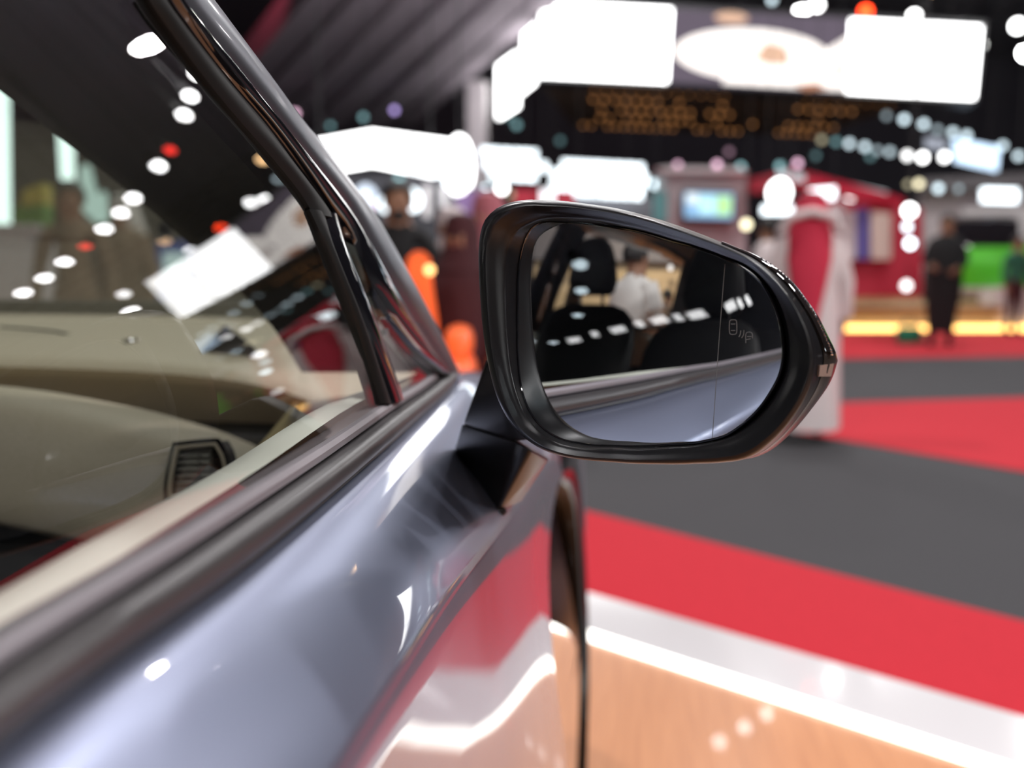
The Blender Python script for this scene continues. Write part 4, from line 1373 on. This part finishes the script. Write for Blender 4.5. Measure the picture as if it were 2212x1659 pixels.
# the green and black car on the far platform, seen from behind
gcx = at(2115, 640, 18.0); gcx.z = .425
gc = empty('green_car', gcx, math.radians(70), 'bright green car with black roof on the wooden deck at the right', 'car')
M['green'] = mat('green_paint', (.10, .62, .03), .25, .2, 1)
def car_loft(parent):
    secs = []
    for x, zt, hw in ((-1.0, .55, .55), (-.95, .75, .62), (-.5, .82, .66), (.0, .84, .67), (.6, .80, .66), (1.0, .62, .58), (1.05, .45, .5)):
        secs.append([Vector((x, y * hw, z)) for y, z in ((-1, .2), (-1.04, .45), (-.97, zt * .95), (-.8, zt), (.8, zt), (.97, zt * .95), (1.04, .45), (1, .2))])
    mesh('body', *loft(secs, closed=True, cap=True), M['green'], parent)
    secs = []
    for x, zt, hw in ((-.95, .76, .55), (-.7, 1.12, .48), (-.1, 1.2, .48), (.3, 1.12, .5), (.6, .80, .56)):
        secs.append([Vector((x, y * hw, z)) for y, z in ((-1, .74), (-.9, zt - .03), (-.6, zt), (.6, zt), (.9, zt - .03), (1, .74))])
    mesh('cabin', *loft(secs, closed=True, cap=True), M['gloss_black'], parent)
    for x in (-.62, .62):
        for y in (-.62, .62):
            mesh('wheel', *tube([(x, y - .09, .26), (x, y + .09, .26)], .26, 20), M['tyre'], parent)
            mesh('wheel_rim', *tube([(x, y - .10, .26), (x, y + .10, .26)], .16, 16), M['chrome'], parent)
    for y in (-.5, .5):
        ball('tail_lamp', (-1.0, y, .62), .09, M['red_panel'], parent, 10, (.3, 1, .7))
car_loft(gc)
gc.scale = (1.32, 1.32, 1.32)

# ------------------------------------------------------------------ people
SKIN = {'brown': mat('skin_brown', (.30, .15, .09), .55), 'tan': mat('skin_tan', (.42, .23, .15), .55)}
HAIR = mat('black_hair', (.012, .010, .009), .5)
EYE = mat('eye_dark', (.02, .015, .012), .2)
LIP = mat('lip', (.35, .13, .10), .5)
def cloth(name, c): return mat(name, c, .85)
CL = {'white': cloth('white_cloth', (.78, .76, .73)), 'black': cloth('black_cloth', (.006, .006, .007)), 'thobe': cloth('thobe_white', (.74, .66, .66)), 'maroon': cloth('maroon_cloth', (.05, .010, .014)),
      'pink': cloth('pink_cloth', (.42, .13, .16)), 'brown': cloth('brown_cloth', (.22, .15, .10)), 'grey': cloth('grey_cloth', (.32, .31, .32)), 'red': cloth('red_check_cloth', (.60, .03, .07)), 'green': cloth('green_cloth', (.02, .12, .07))}
def segd(p, a, b):
    ab = b - a
    t = max(0, min(1, (p - a).dot(ab) / max(ab.dot(ab), 1e-9)))
    return (p - a - ab * t).length

def person(label, loc, rz, h=1.75, arms=None, top='black', legs='black', shoes='black', skin='tan', hair=True, group=None, stride=.0, beard=False, garment=None, head=None, sleeves='long', lean=0.0):
    k = h / 1.75
    root = empty('person', loc, rz, label, 'person', group)
    arms = arms or {-1: ((-.24, -.02, 1.14), (-.25, .06, .90)), 1: ((.24, -.02, 1.14), (.25, .06, .90))}
    V, E_, R, J = [], [], [], {}
    def v(n, p, r):
        J[n] = len(V); V.append(Vector(p) * k); R.append(r * k)
    def e(a, b_): E_.append((J[a], J[b_]))
    v('pelvis', (0, 0, .95), .135); v('spine', (0, -.005, 1.12), .125); v('chest', (0, lean * .3, 1.30), .135); v('neck0', (0, lean * .6 - .01, 1.45), .07)
    v('neck', (0, lean * .8, 1.52), .055); v('head0', (0, lean + .015, 1.58), .075); v('head1', (0, lean + .012, 1.65), .092); v('head2', (0, lean + .0, 1.715), .06)
    for a, b_ in (('pelvis', 'spine'), ('spine', 'chest'), ('chest', 'neck0'), ('neck0', 'neck'), ('neck', 'head0'), ('head0', 'head1'), ('head1', 'head2')): e(a, b_)
    v('nose', (0, lean + .105, 1.615), .012); e('head0', 'nose')
    bones = [('torso', 'pelvis', 'spine'), ('torso', 'spine', 'chest'), ('torso', 'chest', 'neck0'), ('skin', 'neck', 'head0'), ('skin', 'head0', 'head1'), ('skin', 'head1', 'head2')]
    for s in (-1, 1):
        el, wr = Vector(arms[s][0]), Vector(arms[s][1])
        v(f'sh{s}', (s * .165, lean * .5, 1.41), .068); e('neck0', f'sh{s}')
        v(f'el{s}', el, .046); e(f'sh{s}', f'el{s}')
        v(f'wr{s}', wr, .030); e(f'el{s}', f'wr{s}')
        d_ = (wr - el).normalized()
        side = d_.cross(Vector((s, .2, 0))).normalized()
        v(f'pa{s}', wr + d_ * .06, .030); e(f'wr{s}', f'pa{s}')
        curl = Vector((-s * .5, .5, 0)); curl = (curl - d_ * curl.dot(d_)).normalized()
        for q, (off, ln) in enumerate(((-.028, .060), (-.010, .072), (.010, .068), (.028, .052))):
            v(f'f{s}{q}a', wr + d_ * .105 + side * off, .010); e(f'pa{s}', f'f{s}{q}a')
            v(f'f{s}{q}b', wr + d_ * (.105 + ln * .6) + side * off + curl * .012, .0088); e(f'f{s}{q}a', f'f{s}{q}b')
            v(f'f{s}{q}c', wr + d_ * (.105 + ln) + side * off + curl * .03, .0075); e(f'f{s}{q}b', f'f{s}{q}c')
        v(f't{s}a', wr + d_ * .055 - side * .045, .011); e(f'pa{s}', f't{s}a')
        v(f't{s}b', wr + d_ * .095 - side * .055 + curl * .015, .009); e(f't{s}a', f't{s}b')
        v(f'hip{s}', (s * .09, 0, .90), .095); e('pelvis', f'hip{s}')
        v(f'kn{s}', (s * .10, .02 + stride * s * .6, .50), .062); e(f'hip{s}', f'kn{s}')
        v(f'an{s}', (s * .105, -.03 + stride * s, .09), .042); e(f'kn{s}', f'an{s}')
        v(f'to{s}', (s * .12, .13 + stride * s, .04), .038); e(f'an{s}', f'to{s}')
        bones += [('torso', f'sh{s}', f'el{s}'), ('arm', f'el{s}', f'wr{s}'), ('skin', f'wr{s}', f'pa{s}'), ('skin', f'pa{s}', f'f{s}1c'), ('leg', f'hip{s}', f'kn{s}'), ('leg', f'kn{s}', f'an{s}'), ('shoe', f'an{s}', f'to{s}')]
    me = bpy.data.meshes.new('body')
    me.from_pydata([tuple(p) for p in V], E_, [])
    tmp = bpy.data.objects.new('tmp', me)
    COL.objects.link(tmp)
    tmp.modifiers.new('skin', 'SKIN')
    ss = tmp.modifiers.new('sub', 'SUBSURF'); ss.levels = 1; ss.render_levels = 1
    for i, sv in enumerate(me.skin_vertices[0].data):
        sv.radius = (R[i], R[i])
        sv.use_root = (i == 0)
    dg = bpy.context.evaluated_depsgraph_get()
    dg.update()
    me2 = bpy.data.meshes.new_from_object(tmp.evaluated_get(dg))
    bpy.data.objects.remove(tmp)
    me2.materials.clear()
    slots = {'torso': CL[top], 'arm': CL[top] if sleeves == 'long' else SKIN[skin], 'skin': SKIN[skin], 'leg': CL[legs], 'shoe': CL[shoes]}
    names = list(slots)
    for n in names: me2.materials.append(slots[n])
    for p in me2.polygons:
        c = Vector(p.center)
        best = min(bones, key=lambda b_: segd(c, V[J[b_[1]]], V[J[b_[2]]]))
        p.material_index = names.index(best[0])
    me2.shade_smooth()
    me2.name = 'body'
    body = link(bpy.data.objects.new('body', me2), root)
    for s in (-1, 1):
        ball('eye', Vector((s * .034, lean + .088, 1.635)) * k, .011 * k, EYE, root, 8)
        ball('ear', Vector((s * .088, lean + .0, 1.625)) * k, .026 * k, SKIN[skin], root, 8, (.35, .7, 1.1))
    ball('mouth', Vector((0, lean + .088, 1.572)) * k, .024 * k, LIP, root, 8, (1, .35, .3))
    if hair:
        bm = bmesh.new()
        ball_bm(bm, Vector((0, lean - .008, 1.665)) * k, .112 * k, 18, (.90, 1.02, 1.02))
        dl = [q for q in bm.verts if (q.co.y / k > lean + .05 and q.co.z / k < 1.69) or q.co.z / k < 1.58]
        bmesh.ops.delete(bm, geom=dl, context='VERTS')
        bmobj('hair', bm, HAIR, root)
    if beard:
        ball('beard', Vector((0, lean + .055, 1.555)) * k, .062 * k, HAIR, root, 12, (1, .75, .8))
    if garment:
        mname, prof = garment
        secs = []
        for z, rx, ry, yo in prof:
            s = []
            for q in range(28):
                a = 2 * PI * q / 28
                fold = 1 + (.035 * math.sin(7 * a + z * 3) if z < 1.0 else .012 * math.sin(5 * a))
                s.append(Vector((rx * fold * math.copysign(abs(math.cos(a)) ** .85, math.cos(a)), yo + ry * fold * math.sin(a), z)) * k)
            secs.append(s)
        mesh('robe' if prof[-1][0] < .5 or prof[0][0] < .5 else 'shirt', *loft(secs, closed=True), CL[mname], root)
        if sleeves in ('short', 'robe'):
            for s in (-1, 1):
                a, b_ = Vector((s * .15, lean * .5, 1.42)), Vector(arms[s][0])
                end = a.lerp(b_, .75) if sleeves == 'short' else b_
                path = [a, a.lerp(end, .4), end]
                rr = [.085, .082, .078]
                if sleeves == 'robe':
                    path.append(Vector(arms[s][1])); rr = [.085, .078, .07, .062]
                mesh('sleeve', *tube([p * k for p in path], [r * k for r in rr], 14), CL[mname], root)
    if head:
        for (nm, mname, prof) in head:
            secs = []
            for z, rx, ry, yo in prof:
                s = []
                for q in range(22):
                    a = 2 * PI * q / 22
                    s.append(Vector((rx * math.cos(a), lean + yo + ry * math.sin(a), z)) * k)
                secs.append(s)
            mesh(nm, *loft(secs, closed=True, cap=True), CL[mname], root)
    return root

ROBE = [(1.50, .07, .075, 0), (1.46, .12, .10, 0), (1.42, .20, .125, 0), (1.34, .225, .15, 0), (1.15, .21, .155, 0), (.95, .22, .165, 0), (.6, .235, .19, 0), (.3, .25, .205, 0), (.10, .26, .215, 0)]
SHIRT = [(1.51, .068, .072, 0), (1.47, .10, .09, 0), (1.43, .18, .12, 0), (1.36, .215, .145, 0), (1.2, .20, .145, 0), (1.0, .19, .15, 0), (.84, .205, .165, 0), (.78, .208, .168, 0)]
def ghutra(c1):
    return [('headcloth', c1, [(1.765, .02, .03, -.01), (1.755, .065, .075, -.01), (1.71, .105, .118, -.01), (1.64, .118, .122, -.02), (1.56, .13, .11, -.045), (1.46, .15, .10, -.075), (1.30, .15, .06, -.125), (1.12, .12, .045, -.15), (.90, .08, .035, -.155), (.72, .05, .03, -.16)]),
            ('head_rope', 'black', [(1.735, .090, .100, -.01), (1.728, .104, .116, -.01), (1.715, .108, .121, -.01), (1.708, .100, .110, -.01)])]
def ground(u, v, z=0):
    p = atz(u, v, z)
    return Vector((p.x, p.y, z))
pm = person('man in white robe and red headcloth walking away behind the door mirror', ground(1730, 950), math.radians(-8), 1.66, None, 'thobe', 'thobe', 'brown', 'brown', False, None, .05, False, ('thobe', ROBE), ghutra('red'), 'robe')
# the white band of the headcloth lying across his shoulders
mesh('shoulder_fold', *tube([Vector(p) for p in ((-.19, -.13, 1.40), (-.14, -.165, 1.50), (0, -.17, 1.535), (.14, -.165, 1.50), (.19, -.13, 1.40))], .03, 10), CL['thobe'], pm)
person('person in black shirt and trousers standing before the low platform', ground(2030, 750), math.radians(160), 1.80, {-1: ((-.26, .02, 1.14), (-.16, .2, 1.05)), 1: ((.26, .02, 1.14), (.16, .2, 1.08))}, 'black', 'black', 'black', 'brown', True, None, .06, False, ('black', [(1.5, .07, .075, 0), (1.44, .17, .12, 0), (1.36, .235, .16, 0), (1.1, .22, .17, 0), (.9, .225, .18, 0), (.7, .22, .17, 0), (.45, .19, .14, 0), (.2, .16, .12, 0)]))
q_ = at(1905, 632, 17.6)
person('woman in long black robe by the counter of the red booth', Vector((q_.x, q_.y, .425)), math.radians(150), 1.56, None, 'black', 'black', 'black', 'tan', False, None, 0, False, ('black', ROBE), [('headscarf', 'black', [(1.76, .03, .03, 0), (1.74, .08, .085, -.005), (1.66, .108, .105, -.015), (1.56, .10, .09, -.02), (1.46, .15, .11, -.01)])], 'robe')
q_ = at(1943, 632, 18.4)
person('man in pale robe and white headcloth beside the woman in black', Vector((q_.x, q_.y, .425)), math.radians(170), 1.62, None, 'grey', 'grey', 'black', 'brown', False, None, 0, False, ('grey', ROBE), ghutra('white'), 'robe')
q_ = at(1864, 560, 19.6)
person('dark haired person behind the white counter', Vector((q_.x, q_.y, .425)), math.radians(180), 1.55, None, 'brown', 'black', 'black', 'brown', True)
q_ = at(1655, 600, 10.5)
person('person in pale robe standing left of the red headcloth man', Vector((q_.x, q_.y, 0)), math.radians(60), 1.66, None, 'thobe', 'thobe', 'black', 'brown', True, None, 0, False, ('thobe', ROBE), None, 'robe')
q_ = at(2194, 600, 14.5)
person('person in green shirt at the right edge', Vector((q_.x, q_.y, 0)), math.radians(200), 1.55, None, 'green', 'maroon', 'black', 'brown', True)
q_ = at(1392, 560, 14.0)
person('person in pink shirt behind the top edge of the door mirror', Vector((q_.x, q_.y, 0)), math.radians(150), 1.70, None, 'pink', 'black', 'black', 'tan', True)
# group at the left, between window pillar and mirror
q_ = at(862, 560, 5.6)
person('bearded man in dark shirt holding something, left of the glowing orange chair', Vector((q_.x, q_.y, 0)), math.radians(195), 1.68, {-1: ((-.28, .08, 1.16), (-.08, .26, 1.12)), 1: ((.28, .08, 1.16), (.08, .26, 1.10))}, 'black', 'black', 'black', 'brown', True, None, 0, True)
q_ = at(975, 560, 6.2)
person('person with pale headcloth and pale shawl behind the glowing orange chair', Vector((q_.x, q_.y, 0)), math.radians(120), 1.56, {-1: ((-.25, .1, 1.16), (-.1, .3, 1.15)), 1: ((.25, .1, 1.16), (.1, .3, 1.15))}, 'thobe', 'maroon', 'black', 'tan', False, None, 0, False, ('thobe', [(1.5, .07, .075, 0), (1.44, .15, .11, 0), (1.35, .21, .15, 0), (1.2, .22, .17, 0), (1.08, .21, .17, 0)]), [('headscarf', 'thobe', [(1.77, .03, .03, 0), (1.75, .08, .09, -.005), (1.66, .115, .11, -.015), (1.56, .11, .10, -.02), (1.46, .17, .13, -.01)])])
q_ = at(1054, 560, 5.7)
person('person in maroon robe and pink scarf right next to the door mirror', Vector((q_.x, q_.y, 0)), math.radians(150), 1.62, None, 'maroon', 'maroon', 'black', 'tan', False, None, 0, False, ('maroon', ROBE), [('headscarf', 'pink', [(1.77, .03, .03, 0), (1.75, .08, .09, -.005), (1.66, .12, .115, -.015), (1.56, .12, .11, -.02), (1.42, .20, .15, -.01), (1.2, .16, .13, .02)])], 'robe')
q_ = at(996, 700, 4.75)
person('person in dark maroon robe behind the glowing orange chair', Vector((q_.x, q_.y, 0)), math.radians(160), 1.45, None, 'maroon', 'maroon', 'black', 'brown', False, None, 0, False, ('maroon', ROBE), [('headscarf', 'maroon', [(1.77, .03, .03, 0), (1.75, .08, .09, -.005), (1.66, .115, .11, -.015), (1.56, .12, .11, -.02), (1.42, .20, .15, -.01)])], 'robe')
# people seen through the windscreen
q_ = at(160, 560, 6.4)
person('man in brown shirt seen through the windscreen', Vector((q_.x, q_.y, 0)), math.radians(200), 1.74, None, 'brown', 'brown', 'black', 'brown', True)
q_ = at(270, 560, 7.4)
person('person in brown robe farther back seen through the windscreen', Vector((q_.x, q_.y, 0)), math.radians(170), 1.72, None, 'brown', 'brown', 'black', 'tan', False, None, 0, False, ('brown', ROBE), ghutra('white'), 'robe')
# the man seen in the door mirror
_a = math.radians(37.2)
mm_ = Vector((P0.x - 3.9 * math.sin(_a), P0.y - 3.9 * math.cos(_a), 0))
person('man in untucked white shirt standing behind the car, seen in the door mirror', mm_, math.radians(190), 1.79, {-1: ((-.26, .02, 1.15), (-.20, .18, 1.0)), 1: ((.26, .02, 1.15), (.20, .18, 1.0))}, 'white', 'black', 'black', 'brown', True, None, 0, False, ('white', SHIRT), None, 'short')
_a = math.radians(51)
mm_ = Vector((P0.x - 6.5 * math.sin(_a), P0.y - 6.5 * math.cos(_a), 0))
person('second man in white shirt at the left edge of the mirror view', mm_, math.radians(200), 1.74, None, 'white', 'black', 'black', 'brown', True, None, 0, False, ('white', SHIRT), None, 'short')
for i, (deg, D, top, lb) in enumerate(((31.5, 8.5, 'black', 'dark clothed visitor far behind the car, right of the white shirt'), (33.2, 10, 'brown', 'visitor in brown far behind the car, next to the dark one'), (29.6, 9.5, 'black', 'visitor in black far behind the car, at the edge of the seat'))):
    _a = math.radians(deg)
    person(lb, Vector((P0.x - D * math.sin(_a), P0.y - D * math.cos(_a), 0)), math.radians(170 + 20 * i), 1.68 + .05 * i, None, top, 'black', 'black', 'brown', True)

# ------------------------------------------------------------------ more things around the car
# glowing orange chair
och = empty('orange_chair', (at(950, 700, 4.3).x, at(950, 700, 4.3).y, 0), math.radians(10), 'glowing orange moulded chair with a high narrow back, left of the mirror', 'chair')
M['orange'] = mat('orange_glow_plastic', (.95, .16, .04), .35, 0, .3, emit=(1, .13, .02), estr=.35)  # emission added so the chair plastic looks lit orange
secs = [[Vector((x, y, z)) for x, y in ((-w_, -.03), (w_, -.03), (w_, .03), (-w_, .03))] for z, w_ in ((.45, .10), (.7, .10), (.95, .085), (1.1, .065), (1.24, .05), (1.27, .02))]
bk = mesh('backrest', *loft([[p + Vector((-.10, .05 + .1 * (p.z - .45), 0)) for p in s] for s in secs], closed=True, cap=True), M['orange'], och)
bm = bmesh.new(); box_bm(bm, (.0, -.05, .62), (.34, .40, .36), 0, .06)
bmobj('seat', bm, M['orange'], och)
bm = bmesh.new(); box_bm(bm, (.09, -.05, .86), (.13, .34, .14), 0, .05)
bmobj('armrest', bm, M['orange'], och)
for sx in (-1, 1):
    for sy in (-1, 1):
        mesh('leg', *tube([(sx * .14, -.05 + sy * .15, .46), (sx * .16, -.05 + sy * .17, 0)], .018, 8), M['chrome'], och)
lamp('warm orange lamp glowing on the orange chair', 928, 583, 4.25, .022, (1, .55, .2), 4, None, False)['group'] = 'hall spotlights'
# green bag on the floor
gbag = empty('green_bag', ground(1962, 742), 0, 'small green bag on the red carpet next to the black clad person', 'bag')
bm = bmesh.new(); box_bm(bm, (0, 0, .12), (.34, .2, .24), 0, .06)
bmobj('bag_body', bm, cloth('green_bag_cloth', (.02, .22, .12)), gbag)
mesh('handle', *tube([(-.1, 0, .22), (-.07, 0, .34), (.07, 0, .34), (.1, 0, .22)], .015, 8), CL['green'], gbag)
ball('strap_end', (.18, .05, .05), .05, CL['green'], gbag, 10, (1.4, 1, .7))
# lit stand panels seen through the windscreen
wsn = emis('stand_glow', (.82, 1, .98), 3.4)
light_panel('tall lit panel at the left edge seen through the windscreen', [(-40, 150), (8, 150), (12, 488), (-40, 488)], 9, wsn, 'lit_column')
light_panel('short lit tube panel seen through the windscreen beside the brown shirt', [(122, 250), (150, 250), (152, 386), (130, 386)], 10, wsn, 'lit_column')
zz = light_panel('zigzag lit panel seen through the windscreen', [(172, 360), (188, 355), (205, 425), (222, 412), (236, 470), (205, 480), (170, 448)], 11, emis('stand_glow_dim', (.75, 1, .95), 1.2), 'lit_zigzag')
base(zz, 172, 234, 470, 11.1, M['grey_wall'])
wc = empty('white_stand', at(45, 620, 8), 0, 'white stand block seen through the windscreen at the left edge', 'stand')
pslab('front_panel', [(-60, 492), (78, 492), (84, 690), (-60, 690)], 8, .6, M['white_wall'], wc)
pslab('top_panel', [(-64, 484), (80, 484), (80, 494), (-64, 494)], 7.95, .7, M['white_gloss'], wc)
bs = empty('blue_stand', Vector((at(375, 600, 9).x, at(375, 600, 9).y, 0)), 0, 'blue stand with small white screen seen through the windscreen', 'stand')
pslab('blue_panel', [(338, 520), (400, 520), (400, 650), (338, 650)], 9, .3, mat('stand_blue', (.03, .08, .40), .5), bs)
pslab('white_screen', [(352, 545), (398, 545), (398, 596), (352, 596)], 8.9, .05, emis('stand_screen', (.75, .95, 1), 1.1), bs)
base(bs, 342, 398, 640, 9.05, M['grey_wall'])
ys = empty('yellow_green_display', at(75, 500, 10), 0, 'yellow and green display seen through the windscreen left of the brown shirt', 'display')
pslab('yellow_panel', [(50, 410), (95, 395), (95, 440), (40, 460)], 10, .2, mat('display_yellow', (.60, .48, .06), .6), ys)
pslab('green_panel', [(30, 445), (95, 440), (95, 490), (30, 490)], 10, .2, mat('display_green', (.12, .30, .03), .6), ys)
base(ys, 32, 93, 490, 10.05, M['grey_wall'])
dk = empty('dark_stand', at(230, 600, 12), 0, 'dark stand wall seen through the windscreen', 'stand')
pslab('wall_panel', [(-80, 300), (420, 330), (420, 650), (-80, 650)], 13, .3, mat('stand_dark', (.06, .055, .05), .7), dk)
pslab('header_panel', [(-80, 280), (420, 312), (420, 330), (-80, 300)], 12.9, .3, M['truss_panel'], dk)

# spotlights high over the aisle: they show as dots in the side window
def glass_reflect(u, v):
    P = ghit(u, v)
    n = gnorm(P.y, P.z)
    a = ray(u, v).normalized()
    return P, (a - n * 2 * a.dot(n)).normalized()
def hang_lamp(label, P, r, z, rad, col, s, group):
    c = P + r * ((z - P.z) / r.z)
    key = ('lamp', tuple(round(q, 2) for q in col), s)
    if key not in M: M[key] = emis('lamp_glow', col, s)
    root = empty('spotlight', c, 0, label, 'lamp', group)
    bm = bmesh.new(); ball_bm(bm, (0, 0, 0), rad, 14)
    bmobj('bulb', bm, M[key], root)
    mesh('housing', *tube([(0, 0, rad * .5), (0, 0, rad * 2.6)], rad * .9, 12), M['truss'], root)
    mesh('rod', *tube([(0, 0, rad * 2.6), (0, 0, 12.98 - z)], .015, 6), M['truss'], root)
    return c
REFL = [((425, 160), 'w'), ((410, 207), 'w'), ((397, 248), 'w'), ((342, 358), 'w'), ((287, 428), 'w'), ((260, 460), 'w'), ((225, 495), 'w'), ((139, 565), 'w'), ((95, 600), 'w'), ((50, 632), 'w'), ((573, 433), 'w'), ((350, 625), 'w'), ((283, 673), 'w'), ((131, 769), 'w'), ((46, 819), 'w'),
        ((367, 324), 'r'), ((184, 532), 'r'), ((566, 345), 'o'), ((355, 522), 'o')]
ORD = ['first', 'second', 'third', 'fourth', 'fifth', 'sixth', 'seventh', 'eighth', 'ninth', 'tenth']
RL = ['white spotlight, %s dot from the top in the long window dot line' % o for o in ORD] + ['white aisle spotlight seen as the lone dot beside the mirrored plate picture'] + ['white spotlight, %s dot from the right in the low window dot line' % o for o in ORD[:4]] + ['red aisle spotlight, the upper red dot in the side window', 'red aisle spotlight, the lower red dot in the side window', 'amber aisle spotlight, the upper amber dot at the window frame', 'amber aisle spotlight, the lower amber dot in the side window']
for i, ((u, v), c_) in enumerate(REFL):
    P, r = glass_reflect(u, v)
    if r.z < .05: continue
    D = (8.0 - P.z) / r.z
    hang_lamp(RL[i],
              P, r, 8.0, D * .0062 * (1.0 if c_ == 'w' else .8), {'w': (1, 1, 1), 'r': (1, .04, .03), 'o': (1, .62, .3)}[c_], {'w': 30, 'r': 9, 'o': 9}[c_], {'w': 'white aisle spotlights', 'r': 'red aisle spotlights', 'o': 'amber aisle spotlights'}[c_])

# row of ceiling strip lights behind the camera: in the mirror they glint off the side window
def mirror_ray(u, v):
    P, n = on_mirror(u, v)
    a = ray(u, v).normalized()
    return P, (a - n * 2 * a.dot(n)).normalized()
def window_bounce(u, v):
    P, r = mirror_ray(u, v)
    f = lambda t: P.x + r.x * t - gx(P.y + r.y * t, P.z + r.z * t)
    t = .02
    while t < 3 and f(t) > 0: t += .002
    Q = P + r * t
    n = gnorm(Q.y, Q.z)
    return Q, (r - n * 2 * r.dot(n)).normalized()
ROW = [(1240, 735, 1), (1285, 722, 0), (1335, 712, 1), (1382, 700, 0), (1425, 692, 1), (1465, 686, 0), (1505, 680, 1), (1578, 662, 1), (1599, 655, 0), (1616, 649, 0)]
ZR = 4.6
RP = []
for u, v, k in ROW:
    Q, r = window_bounce(u, v)
    if r.z > .02:
        RP.append((Q + r * ((ZR - Q.z) / r.z), k))
    print('row', u, v, tuple(round(x, 2) for x in Q), tuple(round(x, 3) for x in r))
M['strip_glow'] = emis('strip_glow', (1, .98, .96), 60)
for i, (c, k) in enumerate(RP):
    dirn = (RP[-4][0] - RP[0][0]).normalized()
    ln = .46 if k else .17
    o = empty('strip_light', c, math.atan2(dirn.y, dirn.x), ('long white strip light, %s lamp from the left in the mirrored lamp row' if k else 'short white light, %s lamp from the left in the mirrored lamp row') % ORD[i], 'lamp', 'ceiling strip lights' if k else 'small ceiling lights of the strip row')
    box('diffuser', (0, 0, 0), (ln, .10, .42), M['strip_glow'], o, 0, .01)
    box('frame', (0, 0, .24), (ln + .06, .16, .06), M['truss'], o, 0, .01)
    mesh('rod', *tube([(0, 0, .18), (0, 0, 12.98 - c.z)], .008, 6), M['truss'], o)
# tan stand far behind, seen in the mirror through the car
_a = math.radians(34)
tw = Vector((P0.x - 13 * math.sin(_a), P0.y - 13 * math.cos(_a), 0))
tst = empty('tan_stand', tw, -_a, 'warm tan stand wall with a grey header far behind the car', 'stand')
box('wall_panel', (0, 0, 1.4), (7, .2, 2.8), M['tan'], tst)
box('header_panel', (0, .15, 3.0), (7, .4, .9), M['grey_wall'], tst)
box('counter_panel', (1.0, 1.2, .55), (2.2, .5, 1.1), M['red_panel'], tst, 0, .03)
for i in range(8):
    ball('bulb', (-3 + i * .8, .5, 2.35 + .05 * (i % 3)), .07, M['pic_plate'] if i % 3 else M['led_cool'], tst, 10)
area('stand_light', (tw.x + 1.5, tw.y + 2.5, 4.5), (tw.x, tw.y, 1.2), 180, .8, (1, .85, .65))

# maker's name etched small in the corner of the quarter window
fc = bpy.data.curves.new('letters', 'FONT')
fc.body = 'LEXUS'
fc.size = .0072
fc.extrude = .0001
fc.align_x = 'CENTER'
tmp = bpy.data.objects.new('tmp', fc)
COL.objects.link(tmp)
dg = bpy.context.evaluated_depsgraph_get(); dg.update()
tm = bpy.data.meshes.new_from_object(tmp.evaluated_get(dg))
bpy.data.objects.remove(tmp)
pt = ghit(836, 722, .0015)
n = gnorm(pt.y, pt.z)
xx = Vector((0, 0, 1)).cross(n).normalized()
yy = n.cross(xx)
R_ = Matrix((xx, yy, n)).transposed().to_4x4()
tm.transform(Matrix.Translation(pt) @ R_)
tm.materials.clear(); tm.materials.append(M['icon'])
et = link(bpy.data.objects.new('etched_name', tm), quarter)
et['label'] = 'small grey lettering on the quarter window'

# single spotlights behind the car that glint off the side window in the mirror
for (u, v), lb in (((1253, 572), 'upper'), ((1256, 628), 'middle'), ((1248, 681), 'lower')):
    Q, r = window_bounce(u, v)
    hang_lamp('cool white spotlight, the %s of three glints over the headrest in the mirror' % lb, Q, r, 8.5 if r.z > .2 else 6.0, .24, (.8, .95, 1), 60, 'mirrored spotlights')
for (u, v), lb in (((1195, 740), 'pale blue spotlight, the glint left of the mirrored lamp row'), ((1128, 710), 'white spotlight, upper glint at the left edge of the mirror'), ((1146, 738), 'white spotlight, lower glint at the left edge of the mirror')):
    Q, r = window_bounce(u, v)
    hang_lamp(lb, Q, r, 6.0, .2, (.85, .95, 1), 60, 'mirrored spotlights')
